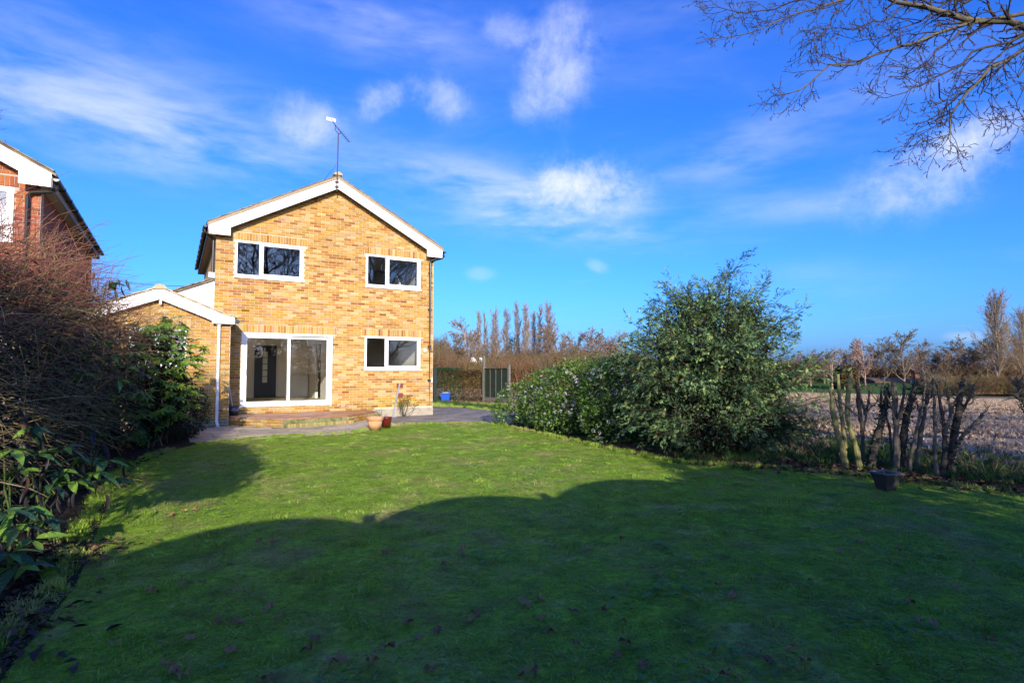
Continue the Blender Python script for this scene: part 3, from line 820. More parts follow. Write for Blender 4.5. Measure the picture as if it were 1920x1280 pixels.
def buffg(p, r):
    if p[2] < 0.2: return (0.20, 0.17, 0.12)
    c = PALC[r.choice(len(PALC), p=np.array([.38, .3, .1, .12, .01, .09, 0]))] * r.uniform(.92, 1.08); return tuple(np.clip(c, .01, .62))


brick_wall(gw, gb, GY - .004, buffg, 300, seed=9)
mb = MB(); mb.box(GX1 - .25, GX1, GY + .262, -.008, 0, 2.62).box(GX0, GX0 + .25, GY + .262, .095, 0, 2.62); mb.build('side_wall', SIDEM, gar)
casement(gar, -2.55, -1.35, 1.50, 2.48, GY + .012, 0.5, opener='left')
mb = MB(); mb.box(-2.9, -.9, GY + .6, GY + .65, 0.9, 3.0); mb.build('inner_wall', GREYW, gar)


def gpl(sgn):
    n_ = 7; top = [(GA, 3.43)]
    top += [(GA + sgn * (1.30 + .36 * i / n_), 3.43 - .415 * 1.30 - .36 * .415 * (i / n_) + .045 * (i / n_) ** 2) for i in range(n_ + 1)]
    ex = top[-1]
    return top + [(ex[0] + sgn * .01, 2.615), (GA + sgn * 1.14, 2.615), (GA + sgn * 1.14, 2.68), (GA + sgn * 1.0, 2.70 + .045), (GA, 3.15)]


for sgn in (1, -1):
    pl = gpl(sgn); pl = [(a + (sgn * .003 if i in (0, len(pl) - 1) else 0), b) for i, (a, b) in enumerate(pl)]
    mb = MB(); mb.prism(pl, GY - .175, GY - .150, 'y'); mb.build('bargeboard', WHITE, gar, bevel=.003)
    mb = MB(); n_ = 6
    for k in range(n_):
        a0 = GA + sgn * (1.72 - k * .29); a1 = GA + sgn * max(1.72 - k * .29 - .34, 0); h = .035
        z0_ = gtop(a0) + (.05 if k == 0 else .012); z1_ = gtop(a1)
        mb2 = MB(); mb2.prism([(a0, z0_ + .012), (a1, z1_ + .004), (a1, z1_ + .035), (a0, z0_ + .05)], GY - .205 + rng.uniform(-.005, .005), .09, 'y'); mb2.build('roof_tile', PALETILE, gar, bevel=.004)
    mb = MB(); mb.prism([(GA, 3.42), (GA + sgn * 1.66, gtop(GA + sgn * 1.66) + .03), (GA + sgn * 1.66, gtop(GA + sgn * 1.66) + .015), (GA, 3.40)], GY - .15, .09, 'y'); mb.build('roof', TILEM, gar)
    xg = GA + sgn * 1.60
    mb = MB(); mb.box(min(xg, GA + sgn * 1.58 - sgn * 0), max(xg, GA + sgn * 1.66), GY - .149, -.01, 2.615, 2.63); mb.build('soffit', WHITE, gar)
    gx = GA + sgn * 1.715
    mb = MB(); mb.prism([(gx + math.cos(a) * .05, 2.72 + math.sin(a) * .05) for a in np.linspace(math.pi, 2 * math.pi, 9)], GY - .17, -.01, 'y'); mb.build('gutter', BLACK, gar)
for k in range(3):
    mb = MB(); prof = [(math.cos(a) * .15, math.sin(a) * .115) for a in np.linspace(0, math.pi, 13)]
    mb.prism([(GA + a, 3.40 + b) for a, b in prof], GY - .22 + k * .44, GY - .22 + k * .44 + .43, 'y'); mb.build('ridge_tile', PALETILE, gar)
mb = MB(); mb.box(GA + .0, GA + .045, GY - .148, GY - .10, 3.03, 3.18); mb.build('bargeboard_bracket', WHITE, gar)
mb = MB(); mb.tube([(-.64, GY - .06, 2.66), (-.64, GY - .06, .14), (-.62, GY - .10, .05), (-.61, GY - .16, .015)], .036, 12)
for zz in (2.2, 1.2, .35): mb.tube([(-.64, GY - .06, zz), (-.64, GY - .06, zz + .04)], .043, 12)
mb.lathe([(.036, 0), (.075, .05), (.10, .06)], 12, (-.64, GY - .06, 2.56))
mb.build('downpipe', WHITE, gar)
fl = thing('floodlight', 'small black floodlight fixed under the garage eaves', 'floodlight', (-.27, GY - .12, 2.6))
mb = MB(); mb.prism([(-.30, 2.66), (-.20, 2.62), (-.17, 2.70), (-.27, 2.75)], GY - .20, GY - .08, 'y'); mb.build('lamp_housing', BLACK, fl, bevel=.006)
mb = MB(); mb.tube([(-.34, GY - .13, 2.68), (-.28, GY - .13, 2.69)], .018, 8); mb.build('arm', BLACK, fl)
mb = MB(); mb.tube([(-.17, GY - .15, 2.69), (-.06, GY - .16, 2.73)], .009, 6); mb.build('sensor', BLACK, fl)

# ------------------------------------------------------------------ raised brick terrace, step, paving
PLAT = [(-.365, -.012), (-.365, -.85), (.78, -2.30), (2.50, -1.88), (3.62, -.70), (3.62, -.012)]
ZP = 0.215
terr = thing('raised_terrace', 'low brick terrace with terracotta tiles under the patio door', 'terrace', (1.6, -1.0, 0))
mb = MB(); mb.prism([(a * .996 + .005, b * .996 + .002) for a, b in PLAT], 0, ZP - .02, 'z'); core = mb.build('core', mat('mossy_mortar', (0.22, 0.20, 0.10), .95, ns=9, na=.4, col2=(.09, .12, .02), cs=3), terr)
TERRA = [mat('terracotta_tile_%s' % n_, c_, .55, ns=8, na=.18, spec=.4, bump=.1, bs=30) for n_, c_ in (('a', (.34, .155, .085)), ('b', (.38, .18, .105)), ('c', (.30, .135, .075)), ('d', (.36, .19, .12)))]
for i in range(14):
    for j in range(9):
        a, b = -.36 + i * .302, -.02 - (j + 1) * .302
        pl = clip_poly([(a, b), (a + .296, b), (a + .296, b + .296), (a, b + .296)], PLAT)
        if len(pl) < 3: continue
        mb = MB(); mb.prism(pl, ZP - .018, ZP + .012 + rng.uniform(-.0015, .0015), 'z'); mb.build('tile', TERRA[rng.integers(4)], terr)


def edge_bricks(parent, p, q, z0, nc_, name='brick', skip=None, soldier=False, hs=.075, mat_=BRICKM, colf=None, dep=.05, seed=1):
    r = np.random.default_rng(seed); p = np.array(p, float); q = np.array(q, float); L = np.linalg.norm(q - p); d = (q - p) / L; ang = math.atan2(d[1], d[0])
    for k in range(nc_):
        step = .075 if soldier else .225; s = -(step / 2 if (k % 2 and not soldier) else 0)
        while s < L - .01:
            a, b = max(s, 0), min(s + step - .010, L)
            if b - a > .03:
                c = p + d * (a + b) / 2; mb = MB(); col = colf(r) if colf else buff((0, 0, 1.0), r)
                mb.box(-(b - a) / 2, (b - a) / 2, -.012, dep, 0, (hs - .010 if not soldier else hs), col)
                obj(name, mb.mesh(name), mat_, parent, loc=(c[0], c[1], z0 + k * hs + r.uniform(-.001, .001)), rot=(0, 0, ang))
            s += step


PB = PLAT
edge_bricks(terr, PB[1], PB[2], -.03, 3, seed=21); edge_bricks(terr, PB[3], PB[4], -.03, 3, seed=22); edge_bricks(terr, (PB[4][0] + .005, PB[4][1]), (PB[5][0] + .005, PB[5][1]), -.03, 3, seed=24)
MOSSY = lambda r: tuple(np.array([(0.30, 0.25, 0.09), (0.25, 0.21, 0.07), (0.36, 0.26, 0.11), (0.17, 0.18, 0.05)][r.integers(4)]) * r.uniform(.85, 1.15))
stp = thing('brick_step', 'mossy brick step with upright bricks below the terrace', 'step', (1.75, -2.3, 0))
sa_, sb_ = np.array((.86, -2.50)), np.array((2.62, -2.06))
mb = MB(); mb.prism([(.80, -2.32), (.88, -2.48), (2.62, -2.05), (2.50, -1.90)], 0, .085, 'z'); mb.build('tread', mat('moss_slab', (.16, .155, .06), .97, ns=12, na=.5, bump=.8, bs=30), stp)
edge_bricks(stp, sa_, sb_, 0, 1, soldier=True, hs=.105, colf=MOSSY, seed=23, dep=.06)

PATIO = [(-1.3, -1.22), (-1.3, -4.55), (1.95, -4.45), (3.58, -2.95), (3.58, -.03), (-.34, -.03), ]
pat = tag(bpy.data.objects.new('patio', None), kind='structure'); C.objects.link(pat); ORIG['patio'] = (0, 0, 0)
mb = MB(); mb.prism(PATIO, -.02, .003, 'z'); mb.build('bedding', mat('sandy_joint', (.16, .14, .07), .97, ns=12, na=.4), pat)
SLAB = [mat('slab_%d' % i, c_, .93, ns=7, na=.25, bump=.35, bs=45, spec=.15, col2=(.22, .21, .12), cs=2.2, c2=(.5, .7)) for i, c_ in enumerate(((.40, .33, .23), (.44, .345, .24), (.36, .31, .23), (.47, .38, .28)))]
PCLIP = [(-1.3, -4.55), (1.95, -4.45), (3.58, -2.95), (3.58, -.03), (-1.3, -.03)]
row = -4.55; j = 0
while row < 0:
    hh = .46 if j % 3 else .60; a = -1.3 - (.3 if j % 2 else 0); i = 0
    while a < 3.6:
        ww = (.60, .76, .46)[(i + j) % 3]
        pl = clip_poly([(a + .006, row + .006), (a + ww - .006, row + .006), (a + ww - .006, row + hh - .006), (a + .006, row + hh - .006)], PCLIP)
        cx, cy = a + ww / 2, row + hh / 2
        if len(pl) >= 3 and not in_poly(np.array([cx]), np.array([cy]), PLAT)[0] and not (cx < -.4 and cy > -1.3):
            mb = MB(); mb.prism(pl, -.01, .012 + rng.uniform(-.003, .004), 'z'); mb.build('slab', SLAB[rng.integers(4)], pat)
        a += ww; i += 1
    row += hh; j += 1

# ------------------------------------------------------------------ things on the patio
def lathe_thing(name, label, cat, loc, parts, group=None):
    t_ = thing(name, label, cat, loc, group)
    for nm, prof, m, sd in parts:
        mb = MB(); mb.lathe(prof, sd, loc); mb.build(nm, m, t_, smooth=True)
    return t_


TC = mat('terracotta', (.50, .245, .115), .85, ns=9, na=.16, bump=.15, bs=50, col2=(.55, .33, .19), cs=4)
lathe_thing('terracotta_pot', 'large empty terracotta flowerpot at the lawn edge beside a red pot', 'pot', (2.62, -3.92, 0),
            [('body', [(0, 0.005), (.128, .005), (.135, .0), (.178, .235), (.168, .235), (.125, .03), (0, .03)], TC, 36),
             ('rim', [(.179, .225), (.200, .232), (.206, .30), (.200, .318), (.184, .318), (.176, .235)], TC, 36),
             ('soil', [(0, .20), (.165, .20)], SOILM, 24)])
GL = mat('red_glaze', (.12, .008, .010), .12, spec=.7, coat=.6)
lathe_thing('red_glazed_pot', 'dark red glazed plant pot behind the terracotta flowerpot', 'pot', (3.0, -3.62, 0),
            [('body', [(0, .004), (.09, .004), (.096, 0), (.135, .25), (.142, .275), (.130, .278), (.088, .03), (0, .03)], GL, 32),
             ('soil', [(0, .22), (.122, .22)], SOILM, 24)])
BK = mat('grey_metal_bucket', (.10, .11, .14), .35, metal=.5, ns=8, na=.25)
bk = lathe_thing('mop_bucket', 'dark grey bucket on the terrace against the garage wall', 'bucket', (-.19, -.42, ZP + .013),
                 [('body', [(0, .004), (.105, .004), (.108, 0), (.132, .25), (.128, .25), (.102, .02), (0, .02)], BK, 32),
                  ('rim', [(.131, .242), (.141, .245), (.141, .262), (.129, .262)], BK, 32)])
mb = MB(); mb.tube([(-.33, -.42, ZP + .26), (-.32, -.53, ZP + .17), (-.19, -.565, ZP + .12), (-.06, -.53, ZP + .17), (-.05, -.42, ZP + .26)], .004, 6); mb.build('handle', STEEL, bk)
mp_ = thing('mop', 'pale mop handle leaning in the corner above the grey bucket', 'mop', (-.19, -.42, ZP + .03))
mb = MB(); mb.tube([(-.18, -.43, ZP + .05), (-.345, -.10, 1.30)], .012, 8); mb.build('handle', mat('painted_handle', (.62, .60, .62), .5), mp_)
mb = MB()
for i in range(26):
    a = i * 2.4; mb.tube([(-.18, -.43, ZP + .12), (-.18 + .05 * math.cos(a), -.43 + .05 * math.sin(a), ZP + .08), (-.18 + .08 * math.cos(a), -.43 + .08 * math.sin(a), ZP + .04)], .006, 4)
mb.build('mop_head', mat('mop_cotton', (.4, .38, .33), .95), mp_)
st = thing('aluminium_bar', 'long aluminium bar leaning on the wall under the kitchen window', 'bar', (4.25, -.45, 0))
mb = MB(); P0, P1 = np.array([4.25, -.40, .01]), np.array([4.59, -.02, 1.04]); d_ = P1 - P0
mb.add([tuple(P0 + [-.022, 0, 0]), tuple(P0 + [.022, 0, 0]), tuple(P0 + [.022, .03, 0]), tuple(P0 + [-.022, .03, 0]), tuple(P1 + [-.022, -.012, 0]), tuple(P1 + [.022, -.012, 0]), tuple(P1 + [.022, .01, 0]), tuple(P1 + [-.022, .01, 0])],
       [(3, 2, 1, 0), (4, 5, 6, 7), (0, 1, 5, 4), (1, 2, 6, 5), (2, 3, 7, 6), (3, 0, 4, 7)]); mb.build('strip', ALU, st)
mb = MB(); mb.box(4.10, 4.36, -.46, -.36, .004, .03); mb.build('foot', ALU, st, bevel=.004)

# dark square planter on the right
pc = np.array([5.72, -13.98]); pl = thing('square_planter', 'dark grey square planter with pale wide rim on the lawn edge', 'planter', (*pc, 0))
PLM = mat('dark_planter_plastic', (.055, .046, .040), .7, ns=10, na=.3); RIMM = mat('weathered_rim', (.12, .13, .135), .6, ns=14, na=.3)
def frustum(a0, a1, z0, z1, inner0=None, inner1=None):
    q = lambda a, z: [(-a, -a, z), (a, -a, z), (a, a, z), (-a, a, z)]
    v = q(a0, z0) + q(a1, z1); f = [(0, 1, 5, 4), (1, 2, 6, 5), (2, 3, 7, 6), (3, 0, 4, 7)]
    if inner1 is None: return v, f + [(3, 2, 1, 0), (4, 5, 6, 7)]
    v += q(inner0, z0) + q(inner1, z1)
    f += [(9, 8, 12, 13), (10, 9, 13, 14), (11, 10, 14, 15), (8, 11, 15, 12)] + [(4 + i, 4 + (i + 1) % 4, 12 + (i + 1) % 4, 12 + i) for i in range(4)] + [(8 + i, 8 + (i + 1) % 4, (i + 1) % 4, i) for i in range(4)]
    return v, f
for nm, args, m in (('body', (.095, .155, 0, .19, .085, .143), PLM), ('band', (.155, .168, .175, .205, .14, .15), PLM), ('rim', (.185, .192, .205, .228, .15, .152), RIMM)):
    mb = MB(); mb.add(*frustum(*args)); o = obj(nm, mb.mesh(nm), m, pl, loc=(*pc, 0), rot=(0, 0, -YAW + RAD(14)), scale=(.70, .70, .95), bevel=.004)
mb = MB(); mb.add([(-.14, -.14, .18), (.14, -.14, .18), (.14, .14, .18), (-.14, .14, .18)], [(0, 1, 2, 3)]); obj('soil', mb.mesh('soil'), mat('wet_compost', (.03, .035, .045), .5), pl, loc=(*pc, 0), rot=(0, 0, -YAW + RAD(14)), scale=(.70, .70, .95))

# blue tub and the fence behind the drive
BLUE = mat('blue_plastic', (.010, .075, .42), .35, spec=.5)
tub = thing('blue_tub', 'bright blue plastic storage tub in front of the clipped hedge', 'tub', (9.50, 7.6, 0))
mb = MB(); mb.add(*frustum(.17, .225, 0, .40, .16, .212)); obj('body', mb.mesh('body'), BLUE, tub, loc=(9.5, 7.6, .0), rot=(0, 0, RAD(-28)), bevel=.01)
mb = MB(); mb.add(*frustum(.235, .24, .37, .405, .21, .21)); obj('rim', mb.mesh('rim'), BLUE, tub, loc=(9.5, 7.6, .0), rot=(0, 0, RAD(-28)), bevel=.008)
mb = MB(); mb.box(-.15, .15, -.15, .15, .385, .44); obj('contents', mb.mesh('contents'), mat('grey_lid', (.3, .3, .28), .7), tub, loc=(9.5, 7.6, 0), rot=(0, 0, RAD(-28)), bevel=.03)
mb = MB(); mb.box(-.16, .16, -.17, .17, 0, .02); tag(obj('concrete_slab', mb.mesh('concrete_slab'), CONC, None, loc=(9.3, 7.3, 0), rot=(0, 0, RAD(-20)), scale=(2.2, 1.2, 1)), 'pale concrete slab on the ground by the blue tub', 'slab')
GP = mat('green_metal_post', (.012, .022, .018), .5)
pp = cw(815.5, 26.6); tag(MB().box(pp[0] - .07, pp[0] + .07, pp[1] - .07, pp[1] + .07, -.1, 1.60).build('gate_post', GP, bevel=.01), 'dark green square post just beyond the right corner of the house', 'post')
FA, FB = np.array([11.0, 6.6]), np.array([11.28, 4.7]); fd = (FB - FA) / np.linalg.norm(FB - FA); fa = math.atan2(fd[1], fd[0])
FENCEG = mat('dark_green_fence', (.022, .030, .020), .8, ns=6, na=.35); BATTEN = mat('green_batten', (.085, .10, .065), .8, ns=6, na=.3)
for q, h, lb in ((FA, 2.12, 'tall grey concrete post left of the dark green fence panel'), (FB, 1.72, 'shorter grey concrete post right of the dark green fence panel')):
    mb = MB(); mb.prism([(-.06, -.05), (.06, -.05), (.06, .05), (-.06, .05)], -.3, h, 'z'); tag(obj('fence_post', mb.mesh('fence_post'), POSTC, None, loc=(*q, 0), rot=(0, 0, fa), bevel=.012), lb, 'post', 'concrete fence posts')
fl_ = np.linalg.norm(FB - FA); fp = thing('overlap_fence', 'dark green overlap fence panel between concrete posts', 'fence panel', (*(FA + FB) / 2, 0))
for k in range(11):
    mb = MB(); z = .22 + k * .117; mb.add([(.07, .0, z), (fl_ - .07, .0, z), (fl_ - .07, .012, z), (.07, .012, z), (.07, .016, z + .135), (fl_ - .07, .016, z + .135), (fl_ - .07, .024, z + .135), (.07, .024, z + .135)],
        [(3, 2, 1, 0), (4, 5, 6, 7), (0, 1, 5, 4), (1, 2, 6, 5), (2, 3, 7, 6), (3, 0, 4, 7)])
    obj('slat', mb.mesh('slat'), FENCEG, fp, loc=(*FA, 0), rot=(0, 0, fa))
for k in range(5):
    mb = MB(); a = .075 + k * (fl_ - .19) / 4; mb.box(a, a + .04, -.03, -.004, .22, 1.52); obj('batten', mb.mesh('batten'), BATTEN, fp, loc=(*FA, 0), rot=(0, 0, fa))
mb = MB(); mb.box(.07, fl_ - .07, -.035, .04, 1.521, 1.55); obj('capping', mb.mesh('capping'), FENCEG, fp, loc=(*FA, 0), rot=(0, 0, fa))
mb = MB(); mb.box(.065, fl_ - .065, -.02, .03, -.1, .215); obj('gravel_board', mb.mesh('gravel_board'), POSTC, fp, loc=(*FA, 0), rot=(0, 0, fa))

# ------------------------------------------------------------------ the neighbours' house behind the hedge
nb = thing('red_brick_house', 'red brick neighbouring house half hidden by the hedge on the left', 'house', (-7.2, 0, 0))
NX0, NX1, NA, NY = -10.5, -3.98, -7.24, -3.20
ntop = lambda x: 7.16 - abs(x - NA) * SLOPE
REDW_M = mat('red_brick_far', (.22, .07, .035), .9, ns=6, na=.2)
nops = [(-6.5, -4.40, 3.9, 5.0)]
nw = wall_with_holes(NX0, NX1, 0, lambda x: ntop(x) - .1, nops, NY + .006, NY + .27, NA).build('wall', REDMORTAR, nb)
nbk = lay_bricks(-5.6, NX1, 2.4, 6.4, nops, lambda x: ntop(x) - .1, [(-6.5, -4.32, 5.004, 5.225)], seed=31)
brick_wall(nw, nbk, NY - .004, redc, 300, seed=32)
mb = MB(); mb.box(NX0, -5.62, NY - .003, NY + .004, 0, 5.2).box(NX1 - .2, NX1, NY + .272, 5.0, 0, 5.2).box(NX0, NX0 + .2, NY + .272, 5.0, 0, 5.2); mb.build('side_wall', REDW_M, nb)
casement(nb, -6.5, -4.40, 3.9, 5.0, NY + .012, .6)
mb = MB(); mb.box(-6.8, -4.2, NY + .5, NY + .55, 3.4, 5.2); mb.build('inner_wall', GREYW, nb)
nzb = lambda x: ntop(x) - .02
pl_ = [(NA, nzb(NA)), (-3.79, nzb(-3.79)), (-3.80, 5.03), (-4.30, 5.03), (-4.30, nzb(-4.30) - .30), (NA, nzb(NA) - .30)]
for pl2 in (pl_, [(2 * NA - a, b) for a, b in pl_]):
    mb = MB(); mb.prism(pl2, NY - .255, NY - .23, 'y'); mb.build('bargeboard', WHITE, nb, bevel=.003)
mb = MB(); mb.box(NX1, -3.80, NY - .228, 5.1, 5.03, 5.05); mb.build('soffit', mat('grey_soffit', (.40, .36, .32), .8), nb)
mb = MB(); mb.box(-3.80, -3.78, NY - .228, 5.1, 5.03, 5.25); mb.build('fascia', mat('grey_fascia', (.30, .28, .26), .7), nb)
mb = MB(); mb.prism([(-3.72 + math.cos(a) * .056, 5.21 + math.sin(a) * .056) for a in np.linspace(math.pi, 2 * math.pi, 9)], NY - .25, 5.12, 'y'); g = mb.build('gutter', BLACK, nb)
for yy in np.arange(NY + .5, 5, .9): b_ = MB(); b_.box(-3.785, -3.66, yy, yy + .035, 5.145, 5.225); b_.build('bracket', BLACK, g)
mb = MB()
for sgn in (1, -1):
    mb.prism([(NA, nzb(NA)), (NA + sgn * 3.52, nzb(NA + 3.52)), (NA + sgn * 3.52, nzb(NA + 3.52) + .05), (NA, nzb(NA) + .05)], NY - .25, 5.2, 'y')
nroof = mb.build('roof', TILEM, nb)
for k in range(13):
    s0 = slen - k * gauge - .02; s1 = max(s0 - gauge - .07, 0)
    P = lambda s, h: (NA + s * ca + h * sa, nzb(NA) - s * sa + h * ca)
    mb = MB(); mb.prism([P(s0, .05), P(s0, .08), P(s1, .06), P(s1, .045)], NY - .29 + rng.uniform(-.006, .006), 5.2, 'y'); mb.build('roof_tile', TILEM, nroof)
mb = MB(); mb.tube([(-3.72, NY - .08, 5.16), (-3.72, NY - .08, 5.06), (-3.80, NY - .08, 4.98), (-4.12, NY - .075, 4.92), (-4.18, NY - .07, 4.85), (-4.18, NY - .07, .1)], .036, 12); mb.build('downpipe', BLACK, nb)

# overhead wire far behind the lean-to
mb = MB(); A_, B_ = at(150, 519, 30), at(470, 534, 30); mb.tube([A_ * (1 - t_) + B_ * t_ - np.array([0, 0, .25 * math.sin(math.pi * t_)]) for t_ in np.linspace(0, 1, 9)], .011, 4)
tag(mb.build('overhead_wire', BLACK), 'thin dark overhead wire crossing behind the lean-to roof', 'wire')

# ------------------------------------------------------------------ garden fence behind the camera (its arched panels shade the lawn)
FW = mat('larch_fence', (.44, .34, .22), .85, ns=6, na=.3)
FY = -18.32; fx0 = -1.76
for k in range(-3, 4):
    xp = fx0 + 2.0 * k
    mb = MB(); mb.box(xp - .05, xp + .05, FY - .05, FY + .05, 0, 2.13).prism([(xp - .06, FY - .06), (xp + .06, FY - .06), (xp + .06, FY + .06), (xp - .06, FY + .06)], 2.131, 2.16, 'z')
    p_ = mb.build('fence_post', FW); tag(p_, 'wooden post with flat cap in the arched garden fence', 'post', 'wooden fence posts behind the lawn')
    if k == 3: continue
    pn = thing('arched_fence', 'close-boarded wooden fence panel with arched top behind the lawn', 'fence panel', (xp + 1, FY, 0), 'arched fence panels')
    for i in range(14):
        a = xp + .055 + i * 1.89 / 14; b = a + 1.89 / 14 + .004; u0 = (a + b) / 2 - xp - 1
        h0 = 2.08 + .20 * (1 - ((a - xp - 1) / .95) ** 2); h1 = 2.08 + .20 * (1 - ((b - xp - 1) / .95) ** 2)
        mb = MB(); yy = FY - .012 + (.008 if i % 2 else 0); mb.prism([(a, .05), (b, .05), (b, h1), (a, h0)], yy, yy + .0075, 'y'); mb.build('board', FW, pn)

# ------------------------------------------------------------------ lawn grass
def clump(n, rad, h, seed, wid=.0035, bend=.5, cols=None):
    r = np.random.default_rng(seed); a = r.uniform(0, 6.28, n); q = rad * np.sqrt(r.uniform(0, 1, n))
    b = np.stack([q * np.cos(a), q * np.sin(a), np.zeros(n)], 1); hh = h * r.uniform(.45, 1.15, n); ld = r.uniform(0, 6.28, n); le = hh * bend * r.uniform(.2, 1.2, n)
    dv = np.stack([np.cos(ld), np.sin(ld), 0 * ld], 1); sd = np.stack([-np.sin(ld + r.normal(0, .8, n)), np.cos(ld), 0 * ld], 1)
    w_ = (wid * r.uniform(.6, 1.4, n))[:, None]
    mid = b + dv * (le * .35)[:, None] + np.array([0, 0, 1]) * (hh * .62)[:, None]; tip = b + dv * le[:, None] + np.array([0, 0, 1]) * hh[:, None]
    V = np.stack([b - sd * w_, b + sd * w_, mid + sd * w_ * .8, mid - sd * w_ * .8, tip], 1).reshape(-1, 3); i = np.arange(n) * 5
    cols = np.array(cols if cols is not None else [(.255, .40, .036), (.19, .365, .036), (.315, .44, .045), (.38, .41, .075), (.50, .45, .18)])
    ct = cols[r.choice(len(cols), n, p=[.36, .3, .18, .10, .06] if len(cols) == 5 else None)] * r.uniform(.8, 1.2, (n, 1))
    me = mesh_np('blades', V, [np.stack([i, i + 1, i + 2, i + 3], 1), np.stack([i + 3, i + 2, i + 4], 1)], tint=np.concatenate([ct, ct])); return me


GRASSM = mat('grass_blades', tint=True, rough=.55, world=True, col2=(.42, .39, .13), cs=1.1, c2=(.46, .68), ns=4.2, na=.5, spec=.25, trans=.35)
n_ = 36000
X = rng.uniform(-2.6, 7.3, n_); Y = -18.2 + 15.4 * rng.uniform(0, 1, n_)
dist = np.hypot(X - CAM[0], Y - CAM[1]); ok = in_poly(X + .05 * np.sin(Y * 5), Y + .05 * np.sin(X * 6), LAWN)
X, Y = X[ok], Y[ok]; n_ = len(X)
nf = fbm_pts(np.stack([X, Y], 1), 1.6, 3)
scl = (0.85 + .25 * nf + rng.uniform(-.15, .2, n_)); S3 = np.stack([rng.uniform(.9, 1.2, n_), rng.uniform(.9, 1.2, n_), np.clip(scl, .45, 1.4)], 1)
rot = np.stack([rng.normal(0, .08, n_), rng.normal(0, .08, n_), rng.uniform(0, 6.28, n_)], 1)
scatter('lawn_grass', np.stack([X, Y, np.zeros(n_)], 1), rot, S3, [clump(60, .10, .0075, 40 + i, wid=.0026, bend=6.0) for i in range(6)], GRASSM)
k = 2400; X = rng.uniform(-2.4, 7.0, k); Y = -18.0 + 14.5 * rng.uniform(0, 1, k); nf = fbm_pts(np.stack([X, Y], 1), 2.3, 8); ok = in_poly(X, Y, LAWN) & (nf > .05); X, Y = X[ok], Y[ok]; n_ = len(X)
scatter('lawn_tufts', np.stack([X, Y, np.zeros(n_)], 1), np.stack([0 * X, 0 * X, rng.uniform(0, 6.28, n_)], 1), np.repeat(rng.uniform(.6, 1.2, (n_, 1)), 3, 1), [clump(46, .08, .032, 70 + i, wid=.0026, bend=.9) for i in range(4)], GRASSM)
# longer tufts along the edges, rough grass beyond the stumps
tx, ty = [], []
for (ax, ay), (bx, by) in zip(LAWN[:-1], LAWN[1:]):
    L = math.hypot(bx - ax, by - ay); k = int(L * 34); t_ = rng.uniform(0, 1, k); tx += list(ax + (bx - ax) * t_ + rng.normal(0, .05, k)); ty += list(ay + (by - ay) * t_ + rng.normal(0, .05, k))
n_ = len(tx); TUFT = [clump(45, .06, .085, 60 + i, bend=.8, wid=.004) for i in range(4)]
scatter('edge_grass', np.stack([tx, ty, np.zeros(n_)], 1), np.stack([0 * np.array(tx), 0 * np.array(tx), rng.uniform(0, 6.28, n_)], 1), np.repeat(rng.uniform(.4, .9, (n_, 1)), 3, 1), TUFT, GRASSM)
WILD = mat('rough_grass', tint=True, rough=.6, world=True, ns=2, na=.3, trans=.35, spec=.2)
WC = [(.06, .13, .022), (.05, .115, .025), (.09, .15, .03), (.075, .14, .05), (.26, .19, .10)]
bx, by = [], []
for (a, b, k, sx, sy) in [(6.9, -11.6, 260, .7, .35), (7.6, -12.2, 200, .6, .4), (8.0, -13.6, 220, .35, .8), (7.9, -15.0, 420, .5, .6), (7.4, -16.4, 260, .4, .5), (7.3, -13.3, 70, .3, .3), (9.3, -12.5, 300, .5, 1.6), (9.4, -9, 200, .4, 2), (8.8, 5.2, 200, .3, 1.6), (8.9, 2.2, 200, .25, 1.6)]:
    bx += list(rng.normal(a, sx, k)); by += list(rng.normal(b, sy, k))
bx, by = np.array(bx), np.array(by); kp = rng.uniform(0, 1, len(bx)) < np.where((bx > 6) & (bx < 8.4) & (by < -10), .38, .8); bx, by = bx[kp], by[kp]; n_ = len(bx)
scatter('rough_grass', np.stack([bx, by, np.zeros(n_)], 1), np.stack([0 * bx, 0 * bx, rng.uniform(0, 6.28, n_)], 1), np.repeat(rng.uniform(.25, .75, (n_, 1)), 3, 1),
        [clump(40, .09, .22, 80 + i, bend=.9, wid=.006, cols=WC) for i in range(4)], WILD)
# verge between the drive and the hedge
k = 2600; vx = rng.uniform(5.8, 11.5, k); vy = rng.uniform(.5, 7.5, k); VP = [(8.4, .3), (8.1, 3.1), (7.4, 4.1), (5.9, 4.6), (5.9, 6.3), (9.3, 6.5), (10.6, 5.4), (10.9, 4.4), (10.8, .3)]
ok = in_poly(vx, vy, VP); vx, vy = vx[ok], vy[ok]; n_ = len(vx)
scatter('verge_grass', np.stack([vx, vy, np.zeros(n_)], 1), np.stack([0 * vx, 0 * vx, rng.uniform(0, 6.28, n_)], 1), np.repeat(rng.uniform(.7, 1.2, (n_, 1)), 3, 1), [clump(50, .12, .05, 90 + i, wid=.006) for i in range(3)], GRASSM)
